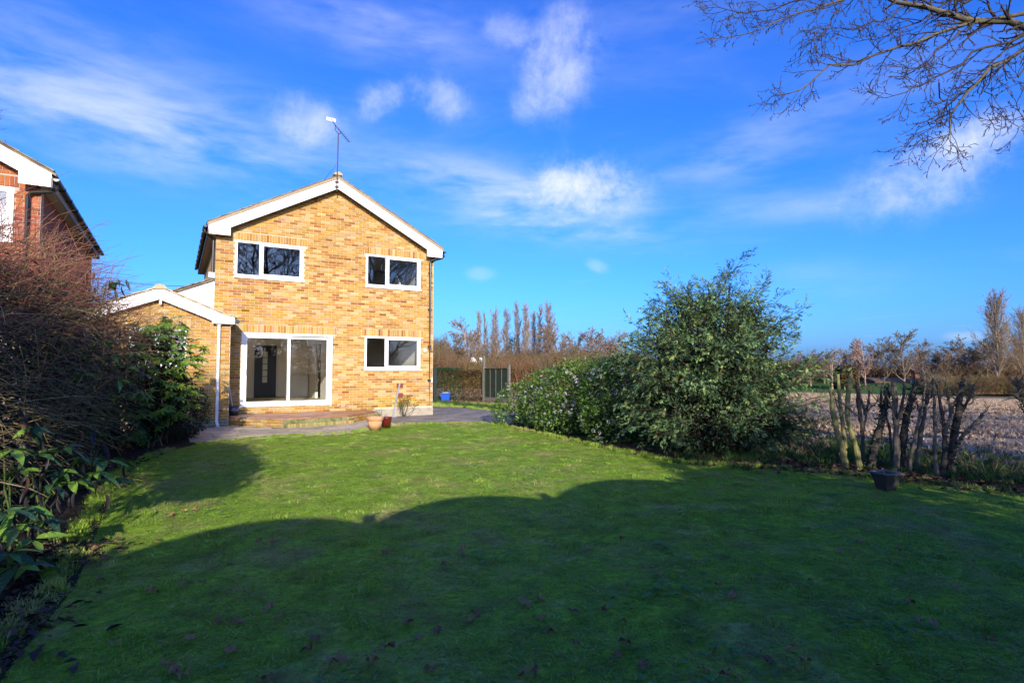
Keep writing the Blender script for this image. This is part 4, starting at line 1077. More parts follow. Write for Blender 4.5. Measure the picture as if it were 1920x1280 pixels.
# stubble
STUB = mat('straw', tint=True, rough=.8, spec=.1, ns=3, na=.3)
SCO = [(.54, .40, .26), (.46, .32, .19), (.62, .48, .34), (.34, .21, .12)]
k = 20000; fx = 9.0 + 62 * rng.uniform(0, 1, k) ** 1.7; fy = rng.uniform(-26, 50, k); dpt = (fx - CAM[0]) * math.sin(YAW) + (fy - CAM[1]) * math.cos(YAW); lat = (fx - CAM[0]) * math.cos(YAW) - (fy - CAM[1]) * math.sin(YAW)
ok = (dpt > 3) & (lat / np.maximum(dpt, .1) > .35) & (lat / np.maximum(dpt, .1) < 1.25); fx, fy = fx[ok], fy[ok]; n_ = len(fx); fy = np.round(fy / .28) * .28 + rng.normal(0, .05, n_)
scatter('stubble', np.stack([fx, fy, gz(fx)], 1), np.stack([0 * fx, 0 * fx, rng.uniform(0, 6.28, n_)], 1), np.stack([rng.uniform(.8, 1.6, n_)] * 2 + [rng.uniform(.4, 1.1, n_)], 1), [clump(22, .16, .11, 100 + i, wid=.006, bend=1.2, cols=SCO) for i in range(4)], STUB)
# clods
def clod(seed):
    r = np.random.default_rng(seed); ico = [(0, 0, 1), (.9, 0, .3), (.3, .85, .3), (-.7, .5, .3), (-.7, -.5, .3), (.3, -.85, .3), (0, 0, -.4)]
    v = np.array(ico) * r.uniform(.6, 1.2, (7, 1)) * .09; f = [(0, 1, 2), (0, 2, 3), (0, 3, 4), (0, 4, 5), (0, 5, 1), (6, 2, 1), (6, 3, 2), (6, 4, 3), (6, 5, 4), (6, 1, 5)]
    return mesh_np('clod', v, [np.array(f)])
k = 9000; cx_ = 8.8 + 40 * rng.uniform(0, 1, k) ** 1.8; cy_ = rng.uniform(-24, 30, k)
scatter('clods', np.stack([cx_, cy_, gz(cx_)], 1), rng.uniform(0, 6.28, (k, 3)) * [.2, .2, 1], np.repeat(rng.uniform(.3, 1.3, (k, 1)), 3, 1), [clod(i) for i in range(4)], mat('clod_soil', (.20, .12, .07), .97, ns=9, na=.3))
# small broad-leaved weeds in the turf
def rosette(seed):
    r = np.random.default_rng(seed); n = 9; a = np.arange(n) * 2.4; d = np.stack([np.cos(a), np.sin(a), r.uniform(.15, .5, n)], 1)
    V, F = leaves_np(np.zeros((n, 3)) + [0, 0, .008], d, np.tile([0, 0, 1.0], (n, 1)), r.uniform(.016, .03, n), .5, .1); return mesh_np('rosette', V, [F])
wx, wy = [], []
for _ in range(46):
    a, b = rng.uniform(-2, 5.5), rng.uniform(-16.5, -10); k = rng.integers(6, 26); wx += list(rng.normal(a, .13, k)); wy += list(rng.normal(b, .10, k))
wx, wy = np.array(wx), np.array(wy); ok = in_poly(wx, wy, LAWN); wx, wy = wx[ok], wy[ok]; n_ = len(wx)
scatter('lawn_weeds', np.stack([wx, wy, np.full(n_, .012)], 1), np.stack([0 * wx, 0 * wx, rng.uniform(0, 6.28, n_)], 1), np.repeat(rng.uniform(.6, 1.2, (n_, 1)), 3, 1), [rosette(i) for i in range(3)],
        mat('weed_leaf', (.20, .34, .11), .85, trans=.25, ns=20, na=.3, spec=.1))

# ------------------------------------------------------------------ foliage helpers
def leaf_mesh(L, wd, n=5, fold=.18, droop=.25, curl=0.0, name='leaf'):
    """lanceolate blade with a raised pair of halves and a drooping tip, length along +X"""
    V, F = [], []
    for i in range(n + 1):
        t = i / n; x = L * t; h = wd / 2 * math.sin(math.pi * t ** .82) ** .9; z = -droop * L * t * t
        V += [(x, -h, z + fold * h + curl * math.sin(5 * t)), (x, 0, z), (x, h, z + fold * h - curl * math.cos(4 * t))]
    for i in range(n):
        a = i * 3; F += [(a, a + 1, a + 4, a + 3), (a + 1, a + 2, a + 5, a + 4)]
    me = bpy.data.meshes.new(name); me.from_pydata(V, [], F); me.polygons.foreach_set('use_smooth', np.ones(len(F), bool)); me.update(); return me


def palm_leaf(R, seed, name='leaf'):
    r = np.random.default_rng(seed); V = [(0, 0, 0)]; F = []; n = 7
    for i in range(n):
        a = RAD(-125 + 250 * i / (n - 1)); ll = R * (1.0 - .30 * abs(i - 3) / 3) * r.uniform(.9, 1.08); da = RAD(15)
        k = len(V); zt = -.22 * ll
        for (aa, rr, z) in ((a - RAD(20), .36, -.01), (a - da * .75, .70, -.05 * R), (a, 1.0, zt), (a + da * .75, .70, -.05 * R), (a + RAD(20), .36, -.01)):
            V.append((ll * rr * math.cos(aa), ll * rr * math.sin(aa), z))
        V.append((ll * .6 * math.cos(a), ll * .6 * math.sin(a), .035 * R)); c = k + 5
        F += [(0, k, c), (k, k + 1, c), (k + 1, k + 2, c), (k + 2, k + 3, c), (k + 3, k + 4, c), (k + 4, 0, c)]
    me = bpy.data.meshes.new(name); me.from_pydata(V, [], F); me.update(); return me


def place_leaf(me, m, parent, pos, d, up=(0, 0, 1), s=1.0, name='leaf', roll=None):
    d = Vector(d).normalized(); x = d; y = Vector(up).cross(x)
    if y.length < 1e-3: y = Vector((0, 1, 0))
    y.normalize(); z = x.cross(y); R = Matrix((x, y, z)).transposed()
    if roll: R = R @ Matrix.Rotation(roll, 3, 'X')
    return obj(name, me, m, parent, loc=pos, rot=R.to_euler(), scale=s)


def blob_points(n, ells, r, shell=.55, lump=.16, seed=0, zmin=.02):
    """points spread through a union of ellipsoids (cx,cy,cz,rx,ry,rz), denser towards the surface, with outward directions"""
    vol = np.array([e[3] * e[4] * e[5] for e in ells]) ** .8; pick = r.choice(len(ells), n, p=vol / vol.sum()); E = np.array(ells)[pick]
    u = unit(r.normal(size=(n, 3))); rad = np.maximum(r.uniform(0, 1, n) ** (1 / 3), 0) * (1 - shell) + shell * (1 - np.abs(r.normal(0, .10, n)))
    rad = rad * (1 + lump * fbm_pts(u * 2.2 + E[:, :3], 1.7, seed))
    p = E[:, :3] + u * rad[:, None] * E[:, 3:6]; ok = p[:, 2] > zmin
    return p[ok], u[ok], rad[ok]


def leaf_cloud(pts, out, L, r, cols, wts, wr=.5, spread=.8, hang=0.0, fold=.2):
    n = len(pts); d = unit(out + spread * r.normal(size=(n, 3)) + np.array([0, 0, -hang])); nrm = unit(out * .6 + np.array([0, 0, .8]) + .5 * r.normal(size=(n, 3)))
    V, F = leaves_np(pts, d, nrm, L * r.uniform(.65, 1.25, n), wr, fold, .1)
    c = np.array(cols)[r.choice(len(cols), n, p=wts)] * r.uniform(.75, 1.25, (n, 1)); return V, F, np.concatenate([c, c])


LEAFM = mat('small_leaves', tint=True, rough=.42, trans=.28, spec=.4)
DULLM = mat('dull_leaves', tint=True, rough=.75, trans=.15, spec=.2)
BARKM = mat('bark', tint=True, rough=.95, ns=14, na=.3, bump=.4, bs=40, spec=.1)
PETALM = mat('white_petal', (.74, .66, .66), .7, trans=.2)

# ------------------------------------------------------------------ left hedge: bare red-twigged shrub
r = np.random.default_rng(101)
HT = lambda Y: np.interp(Y, [-13.5, -12, -10, -8, -6.4, -5.4, -4.4], [2.45, 2.60, 2.75, 2.88, 2.85, 2.55, 1.8])
HXC = lambda Y: np.interp(Y, [-13.5, -11, -8, -6, -4.5], [-3.50, -3.22, -2.92, -2.66, -2.55])
hs_ = thing('red_twig_shrub', 'tall tangle of bare arching red and olive twigs along the left border', 'shrub', (-3.0, -8.7, 0))
st_ = walk((lambda yy: np.stack([HXC(yy) + r.normal(-.1, .18, 34), yy, np.zeros(34)], 1))(r.uniform(-12.6, -5.0, 34)), np.stack([r.normal(.08, .15, 34), r.normal(0, .15, 34), np.ones(34)], 1), r.uniform(1.5, 2.4, 34), 7, .12, .02, r)
sr = np.linspace(.022, .008, 7)[None] * r.uniform(.7, 1.5, (34, 1))
for i in range(34):
    V, F = tubes_np(st_[i:i + 1], sr[i:i + 1], 6); obj('stem', mesh_np('stem', V, [F], np.tile([.055, .042, .03], (len(F), 1))), BARKM, hs_)


def twigs(n, zlo, zhi, L, dirm, rad, cols, r, k=6, xr=(-3.55, -2.55), grav=-.10, wig=.13, spread=.42):
    Y = r.uniform(-12.7, -4.7, n); zz = zlo + (zhi - zlo) * r.uniform(0, 1, n); Z = zz * HT(Y)
    X = HXC(Y) + 3.0 + r.uniform(xr[0], xr[1], n) - .25 * np.abs(zz - .45); P = walk(np.stack([X, Y, Z], 1), np.array(dirm) + spread * r.normal(size=(n, 3)), r.uniform(L[0], L[1], n), k, wig, grav, r)
    R = rad * r.uniform(.6, 1.4, (n, 1)) * np.linspace(1, .3, k)[None]; V, F = tubes_np(P, R, 3); c = np.array(cols)[r.choice(len(cols), n)] * r.uniform(.7, 1.3, (n, 1))
    return V, F, np.repeat(c, len(F) // n, 0)


REDT = [(.28, .085, .075), (.22, .085, .065), (.32, .13, .08), (.17, .10, .065), (.27, .17, .085)]
OLIV = [(.30, .23, .09), (.25, .20, .09), (.18, .14, .085), (.36, .27, .14), (.16, .10, .07)]
sets = [twigs(1700, .62, .98, (.35, .95), (.70, -.25, .38), .0040, REDT, r), twigs(1700, .18, .80, (.4, 1.0), (.80, -.35, .22), .0040, OLIV, r, grav=-.14),
        twigs(900, .80, 1.0, (.25, .7), (.35, -.1, .8), .0033, REDT, r, xr=(-3.7, -2.7)), twigs(500, .05, .5, (.25, .6), (.7, -.4, -.1), .0026, OLIV, r)]
V, F = merge([(a, b) for a, b, c in sets]); o = obj('twigs', mesh_np('twigs', V, [F], np.concatenate([c for a, b, c in sets])), BARKM, hs_); tag(o, kind='stuff')
n = 30000; Y = r.uniform(-12.8, -4.4, n); zz = r.uniform(0.0, .93, n); P = np.stack([HXC(Y) - .22 + r.normal(0, .22, n) + .10 * np.sin(Y * 3 + zz * 4) - .2 * np.abs(zz - .4), Y, zz * HT(Y)], 1)
V, F, c = leaf_cloud(P, unit(np.tile([.8, -.4, -.2], (n, 1))), .085, r, [(.030, .024, .022), (.045, .031, .027), (.032, .050, .018), (.07, .11, .024), (.09, .055, .035)], [.36, .24, .2, .12, .08], wr=.42, spread=.9, hang=.5)
o = obj('withered_leaves', mesh_np('withered_leaves', V, [F], c), DULLM, hs_); tag(o, kind='stuff')

# unseen evergreen added beside the camera, foliage raised to shade the lawn's left strip
r = np.random.default_rng(111); ov = thing('shading_evergreen', 'unseen evergreen added left of the viewer, foliage raised on stems to shade the lawn', 'shrub', (-3.35, -15.6, 0)); n = 9000
P = np.stack([r.normal(-3.55, .22, n), r.uniform(-17.9, -14.5, n), 2.55 + .75 * r.uniform(0, 1, n) * (1 + .1 * np.sin(np.arange(n)))], 1); V, F, c = leaf_cloud(P, rdir(n, r), .11, r, [(.02, .045, .014), (.03, .065, .016), (.045, .085, .02)], [.45, .35, .2], wr=.6); tag(obj('foliage', mesh_np('foliage', V, [F], c), LEAFM, ov), kind='stuff')
mb = MB()
for k in range(4): q = np.array([-3.75 + r.normal(0, .12), -17.6 + k * .8, 0]); mb.tube([q, q + [r.normal(0, .08), 0, 1.3], q + [r.normal(0, .1), r.normal(0, .15), 2.7]], [.03, .022, .008], 6, (.05, .04, .03))
mb.build('stem', BARKM, ov)

# spotted laurel: big glossy leaves, each its own piece
def spotted(name, base, spot, sc_=95, thr=.60):
    m = mat(name, base, .42, spec=.3, trans=.25)
    t = m.node_tree; n = t.nodes; l = t.links; tcn = n.new('ShaderNodeTexCoord'); vz = n.new('ShaderNodeTexNoise'); vz.inputs['Scale'].default_value = sc_; vz.inputs['Detail'].default_value = 3; l.new(tcn.outputs['Object'], vz.inputs['Vector'])
    mr = n.new('ShaderNodeMapRange'); mr.inputs[1].default_value = thr; mr.inputs[2].default_value = thr + .07; l.new(vz.outputs['Fac'], mr.inputs[0])
    mx = n.new('ShaderNodeMix'); mx.data_type = 'RGBA'; mx.inputs['A'].default_value = (*base, 1); mx.inputs['B'].default_value = (*spot, 1); l.new(mr.outputs[0], mx.inputs['Factor'])
    for nd in n:
        if nd.type in ('BSDF_PRINCIPLED', 'BSDF_TRANSLUCENT'):
            sk = nd.inputs['Base Color'] if nd.type == 'BSDF_PRINCIPLED' else nd.inputs['Color']
            for lk in list(sk.links): l.remove(lk)
            l.new(mx.outputs['Result'], sk)
    return m


AUC = [spotted('spotted_leaf_a', (.16, .30, .04), (.44, .45, .08)), spotted('spotted_leaf_b', (.11, .24, .035), (.36, .40, .08)), spotted('spotted_leaf_c', (.035, .09, .035), (.14, .20, .06))]
AM = []
for i in range(6):
    me = leaf_mesh(.17 * (1 + .1 * (i % 3)), .062 + .006 * (i % 2), 6, .22, (.12, .3, .5)[i % 3]); me.materials.append(AUC[i // 2]); AM.append(me)
DEADM = [mat('dead_leaf_black', (.018, .014, .017), .5), mat('dead_leaf_brown', (.075, .035, .018), .7)]
DM = []
for i in range(4):
    me = leaf_mesh(.15 + .02 * (i % 2), .035, 6, .9, .1, .004, 'dead_leaf'); me.materials.append(DEADM[1 if i == 3 else 0]); DM.append(me)


def laurel(name, label, whorls, seed, nl=7, dead=0, stems=True):
    r = np.random.default_rng(seed); pts = [at(x, y, d) for x, y, d in whorls]; c = np.mean(pts, 0)
    t_ = thing(name, label, 'shrub', (c[0] - .25, c[1] + .1, 0)); mb = MB()
    for p in pts:
        b0 = np.array([c[0] - .35 + r.normal(0, .12), p[1] + .25 + r.normal(0, .1), 0.0]); mid = (b0 + p) / 2 + np.array([-.08, .05, .12]); mb.tube([b0, mid, p - [0.03, 0, .02], p], [.011, .008, .005, .003], 5, (.06, .09, .03))
        a0 = r.uniform(0, 6.28)
        for k in range(nl):
            a = a0 + k * 2.4; el = r.uniform(-.35, .35); d = np.array([math.cos(a) + .35, math.sin(a) - .25, el - .1]); place_leaf(AM[r.integers(6)], None, t_, p + d * .012, d, s=r.uniform(.7, 1.12), roll=r.normal(0, .3))
    mb.build('stem', BARKM, t_)
    for k in range(dead):
        p = pts[r.integers(len(pts))] + r.normal(size=3) * [.14, .22, .12] + [0, 0, .02]; place_leaf(DM[r.integers(4)], None, t_, p, (r.normal(0, .25), r.normal(0, .25), -1), up=(r.normal(), r.normal(), .1), s=r.uniform(.7, 1.15), name='dead_leaf')
    return t_


laurel('spotted_laurel', 'spotted laurel with large yellow flecked leaves at the front of the left border',
       [(150, 858, 4.9), (110, 882, 4.7), (178, 884, 5.0), (70, 850, 4.5), (95, 908, 4.6), (200, 862, 5.2), (40, 880, 4.3), (135, 900, 4.8), (205, 900, 5.2), (20, 842, 4.2), (60, 800, 4.5), (120, 838, 4.8)], 201, 6, dead=34)
laurel('dark_spotted_laurel', 'darker shaded laurel hanging low in the bottom left corner', [(28, 985, 3.9), (60, 1010, 4.0), (15, 1035, 3.7), (45, 950, 4.0), (5, 960, 3.7), (80, 975, 4.2), (35, 1060, 3.7), (66, 1045, 4.0)], 202, 6, dead=6)
laurel('tall_spotted_laurel', 'laurel with drooping withered leaves behind the red twigs, next to the fatsia',
       [(205, 668, 8.0), (238, 690, 8.2), (260, 702, 8.6), (222, 712, 8.0), (275, 690, 9.0), (190, 640, 7.6), (250, 660, 8.4), (215, 735, 8.0), (262, 735, 8.6), (205, 530, 8.0), (160, 700, 7.2)], 203, 6, dead=95)

# fatsia
r = np.random.default_rng(301)
FM = [mat('fatsia_leaf_a', (.15, .26, .03), .42, spec=.3, trans=.3), mat('fatsia_leaf_b', (.09, .19, .03), .42, spec=.3, trans=.3), mat('fatsia_leaf_c', (.22, .29, .03), .42, spec=.3, trans=.35)]
PMs = []
for i in range(6):
    me = palm_leaf(.17, 40 + i); me.materials.append(FM[(0, 1, 0, 1, 0, 2)[i]]); PMs.append(me)
fb = at(306, 685, 11.0); fat = thing('fatsia', 'fatsia with broad glossy hand-shaped leaves in front of the garage window', 'shrub', (fb[0] - .15, fb[1], 0)); mb = MB()
P, U, rd = blob_points(620, [(fb[0], fb[1], 1.45, .72, .9, 1.05), (fb[0] - .35, fb[1] - .3, 1.0, .6, .8, .9), (fb[0] - .1, fb[1] - .6, 1.75, .5, .5, .6), (fb[0] + .12, fb[1] + .2, .9, .5, .6, .6)], r, .8)
ok = (U @ np.array([.3, -.9, .3])) > -.45; P, U = P[ok][:298], U[ok][:298]
for p, u in zip(P, U):
    d = u * [1, 1, .2] + [.1, -.35, -.28] + r.normal(size=3) * .35; place_leaf(PMs[r.integers(6)], None, fat, p, d, up=tuple(u * .5 + [0, -.3, .9]), s=r.uniform(.6, 1.1), roll=r.normal(0, .25))
for k in range(9):
    q = P[r.integers(len(P))]; b0 = np.array([fb[0] - .15 + r.normal(0, .1), fb[1] + r.normal(0, .15), 0]); mb.tube([b0, (b0 + q) / 2 + [0, 0, .2], q], [.02, .014, .006], 6, (.16, .13, .08))
mb.build('stem', BARKM, fat)
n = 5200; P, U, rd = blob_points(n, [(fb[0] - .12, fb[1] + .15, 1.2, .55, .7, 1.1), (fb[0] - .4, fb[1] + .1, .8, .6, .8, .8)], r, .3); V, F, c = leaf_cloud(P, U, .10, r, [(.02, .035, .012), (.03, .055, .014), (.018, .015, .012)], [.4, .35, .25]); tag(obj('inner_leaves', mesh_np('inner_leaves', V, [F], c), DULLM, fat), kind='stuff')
# pale dry twigs poking out above the fatsia
tw = at(300, 620, 11.6); n = 260; P = walk(tw + r.normal(size=(n, 3)) * [.35, .3, .22], np.array([.5, -.2, .35]) + .6 * r.normal(size=(n, 3)), r.uniform(.15, .5, n), 5, .2, -.03, r); V, F = tubes_np(P, .0035 * np.linspace(1, .4, 5)[None] * np.ones((n, 1)), 3)
ds = thing('dry_twig_bush', 'pale leafless twigs poking up beside the garage bargeboard', 'shrub', (tw[0], tw[1], 0)); tag(obj('twigs', mesh_np('twigs', V, [F], np.tile([.33, .26, .19], (len(F), 1)) * r.uniform(.6, 1.2, (len(F), 1))), BARKM, ds), kind='stuff')
mb = MB()
for k in range(6): mb.tube([(tw[0] + r.normal(0, .1), tw[1] + r.normal(0, .1), 0), (tw[0] + r.normal(0, .1), tw[1], 1.1), tw + r.normal(size=3) * .15], [.016, .012, .006], 6, (.2, .15, .1))
mb.build('stem', BARKM, ds)

# dark privet-like bush by the garage corner
r = np.random.default_rng(311); db = at(330, 760, 12.2)
dk_ = thing('dark_evergreen_bush', 'dense dark small-leaved bush at the garage foot', 'shrub', (db[0], db[1], 0)); P, U, rd = blob_points(9500, [(db[0], db[1], .62, .62, .7, .72), (db[0] - .25, db[1] - .55, .5, .55, .7, .6), (db[0] + .12, db[1] + .25, .45, .5, .5, .5)], r, .72, .2)
V, F, c = leaf_cloud(P, U, .05, r, [(.014, .026, .012), (.020, .038, .014), (.03, .055, .016), (.028, .022, .014)], [.45, .3, .12, .13]); tag(obj('foliage', mesh_np('foliage', V, [F], c), LEAFM, dk_), kind='stuff')
mb = MB()
for k in range(8): mb.tube([(db[0] + r.normal(0, .1), db[1] + r.normal(0, .1), 0), db + r.normal(size=3) * [.25, .3, .15] - [0, 0, .1], db + r.normal(size=3) * [.4, .4, .2]], [.014, .01, .004], 5, (.05, .04, .03))
mb.build('stem', BARKM, dk_)

# ------------------------------------------------------------------ flowering viburnum on the right
r = np.random.default_rng(321)
vb = thing('flowering_viburnum', 'rounded evergreen shrub dotted with clusters of small white flowers', 'shrub', (6.9, -6.3, 0))
EL = [(6.45, -4.35, .42, .80, .75, .66), (6.75, -5.5, .62, 1.05, .95, .86), (6.7, -6.9, .80, 1.15, 1.15, .96), (6.75, -8.3, .85, 1.15, 1.1, .98), (6.2, -8.5, .40, .75, .75, .55), (7.5, -7.2, .85, .9, 1.5, .95), (6.15, -6.6, .4, .6, .9, .5)]
P, U, rd = blob_points(30000, EL, r, .78, .16, 5)
V, F, c = leaf_cloud(P, U, .075, r, [(.055, .12, .022), (.085, .175, .026), (.125, .225, .030), (.165, .26, .034), (.18, .21, .03)], [.30, .32, .20, .12, .06], wr=.55, spread=.7)
tag(obj('foliage', mesh_np('foliage', V, [F], c), LEAFM, vb), kind='stuff')
P, U, rd = blob_points(3600, EL, r, 1.0, .16, 5); ok = (rd > .93) & (U @ np.array([-.35, -.75, .45]) > -.15); P, U = P[ok], U[ok]
dense = fbm_pts(P, 2.2, 9); P, U = P[dense > -.15][:620], U[dense > -.15][:620]; n = len(P); m_ = 15
off = r.normal(size=(n, m_, 3)) * .019; off -= (off * U[:, None]).sum(2, keepdims=True) * U[:, None] * .6
Q = (P[:, None] + U[:, None] * .025 + off).reshape(-1, 3); UU = np.repeat(U, m_, 0); d = unit(np.cross(UU, rdir(len(Q), r)))
V1, F1 = leaves_np(Q - d * .007, d, UU, np.full(len(Q), .015), 1.0, .25); tag(obj('flower_clusters', mesh_np('flower_clusters', V1, [F1]), PETALM, vb), kind='stuff')
mb = MB()
for e in EL:
    for k in range(5): mb.tube([(e[0] + r.normal(0, .12), e[1] + r.normal(0, .15), 0), (e[0] + r.normal(0, .2), e[1] + r.normal(0, .25), e[2]), (e[0] + r.normal(0, .4), e[1] + r.normal(0, .4), e[2] + .4 * e[5])], [.02, .014, .005], 5, (.05, .035, .025))
mb.build('stem', BARKM, vb)

# ------------------------------------------------------------------ the juniper
r = np.random.default_rng(331)
jb = cw(1335, 10.5); jun = thing('juniper_tree', 'big shaggy blue-green juniper with upswept feathery sprays', 'tree', (jb[0], jb[1], 0))
rightv = np.array([math.cos(YAW), -math.sin(YAW), 0]); fwdv = np.array([math.sin(YAW), math.cos(YAW), 0])
tr = walk(np.array([[jb[0], jb[1], 0]]) + r.normal(size=(7, 3)) * [.15, .15, 0], r.normal(size=(7, 3)) * [.28, .28, .1] + [0, 0, 1], np.array([3.0, 2.5, 2.4, 2.6, 2.2, 2.0, 2.7]), 9, .06, .03, r)
trr = np.linspace(.07, .012, 9)[None] * np.ones((7, 1))
for i in range(7):
    V, F = tubes_np(tr[i:i + 1], trr[i:i + 1], 7); obj('trunk', mesh_np('trunk', V, [F], np.tile([.07, .05, .035], (len(F), 1))), BARKM, jun)
# limbs: tips aimed at an irregular outline (side offset, depth offset, height)
tips = []
for k in range(290):
    a = r.uniform(0, 6.28); zt = r.uniform(.12, 3.05); prof = np.interp(zt, [0, .5, 1.2, 1.9, 2.5, 3.1, 3.6], [1.52, 1.74, 1.75, 1.55, 1.12, .62, .25]) * r.uniform(.76, 1.12) * (1 + .13 * math.sin(3 * a + 1.2 + 1.5 * zt))
    tips.append((prof * math.cos(a) - .03, prof * math.sin(a) * .9, zt))
tips += [(.60, -.1, 3.58), (.52, .2, 3.42), (-.18, 0, 3.05), (-.30, .2, 2.95), (-.85, -.2, 3.02), (-.80, .1, 2.85), (-.98, 0, 2.5), (1.05, .1, 3.0), (1.25, -.1, 2.75), (1.62, -.2, 2.55), (1.45, .2, 2.3), (.2, 0, 3.15), (.95, -.2, 3.05), (.35, .1, 3.25), (-1.45, 0, 2.05), (-1.60, 0, 1.75), (1.78, 0, 1.45), (1.86, .1, 1.2), (-.45, 0, 2.8), (.0, .2, 3.0)]
T3 = np.array(tips); TP = jb + T3[:, :1] * rightv + T3[:, 1:2] * fwdv + np.array([0, 0, 1]) * T3[:, 2:]
nL = len(TP); src = jb + np.stack([r.normal(0, .12, nL), r.normal(0, .12, nL), np.clip(T3[:, 2] * .62 - .05, .06, 2.3)], 1)
src[:, :2] += (TP[:, :2] - src[:, :2]) * .10
mid = (src + TP) / 2 + np.array([0, 0, .16]) - np.array([0, 0, .14]) * (T3[:, 2:] < 1.2)
tt = np.linspace(0, 1, 9)[None, :, None]; LP = (1 - tt) ** 2 * src[:, None] + 2 * tt * (1 - tt) * mid[:, None] + tt ** 2 * TP[:, None]
LP[:, 1:-1] += r.normal(size=(nL, 7, 3)) * .025; LR = np.linspace(.016, .003, 9)[None] * np.ones((nL, 1))
V, F = tubes_np(LP, LR, 4); tag(obj('limbs', mesh_np('limbs', V, [F], np.tile([.06, .042, .03], (len(F), 1))), BARKM, jun), kind='stuff')
B1, BR1 = grow(LP, LR, 15, .34, 1.0, (.70, .22), (.18, .34), 5, .10, -.10, (.6, .2), r, up=.04)
# feathery sprays on every branchlet
S, SR = grow(B1, BR1, 8, .15, 1.0, (.55, .2), (.05, .10), 4, .08, -.10, (.7, .3), r, Labs=1.0, up=-.12)
limb_tone = np.repeat(r.uniform(.5, 1.45, len(B1) // 15), 15 * 8); S_k = r.permutation(len(S))[:36000]; S = S[S_k]; limb_tone = limb_tone[S_k]; nS = len(S)
dS = unit(S[:, -1] - S[:, 0]); sideS = unit(np.cross(dS, unit(np.array([0, 0, 1.0]) + .5 * r.normal(size=(nS, 3))))); upS = np.cross(sideS, dS)
Vp, Fp = [], []; m_ = 9; Lsp = np.linalg.norm(S[:, -1] - S[:, 0], axis=1)
for j in range(m_):
    t = .12 + .88 * j / (m_ - 1); sg = 1 if j % 2 else -1
    b = S[:, 0] + (S[:, -1] - S[:, 0]) * t; d = dS * .8 + sideS * sg * (.62 if j < m_ - 1 else 0.0) + upS * .15; l_ = Lsp * (.50 * (1 - .45 * t)) if j < m_ - 1 else Lsp * .35
    d = unit(d); s2 = unit(np.cross(d, upS)); wd = (.0048 * r.uniform(.8, 1.5, nS))[:, None]; tip = b + d * l_[:, None] - np.array([0, 0, .28]) * l_[:, None]
    md = (b + tip) / 2 + upS * .004; Vp.append(np.stack([b, md + s2 * wd, tip, md - s2 * wd], 1))
Vp = np.stack(Vp, 1).reshape(-1, 3); i = np.arange(nS * m_) * 4; Fp = np.stack([i, i + 1, i + 2, i + 3], 1)
cb = np.array([(.062, .115, .055), (.088, .155, .064), (.13, .20, .068), (.21, .26, .066), (.14, .11, .055)]) * 1.25; cc = cb[r.choice(5, nS, p=[.32, .30, .2, .14, .04])] * r.uniform(.75, 1.25, (nS, 1)) * limb_tone[:, None]
tag(obj('crown', mesh_np('crown', Vp, [Fp], np.repeat(cc, m_, 0)), mat('juniper_spray', tint=True, rough=.6, trans=.2, spec=.25), jun), kind='stuff')

P, U, rd = blob_points(15000, [(jb[0], jb[1], .8, 1.42, 1.35, .95), (jb[0] + .05, jb[1], 1.7, .95, .95, 1.05)], r, .45, .2, 3)
V, F, c = leaf_cloud(P, U, .085, r, [(.028, .050, .024), (.045, .075, .032), (.05, .04, .025)], [.5, .3, .2], wr=.4); tag(obj('inner_foliage', mesh_np('inner_foliage', V, [F], c), DULLM, jun), kind='stuff')

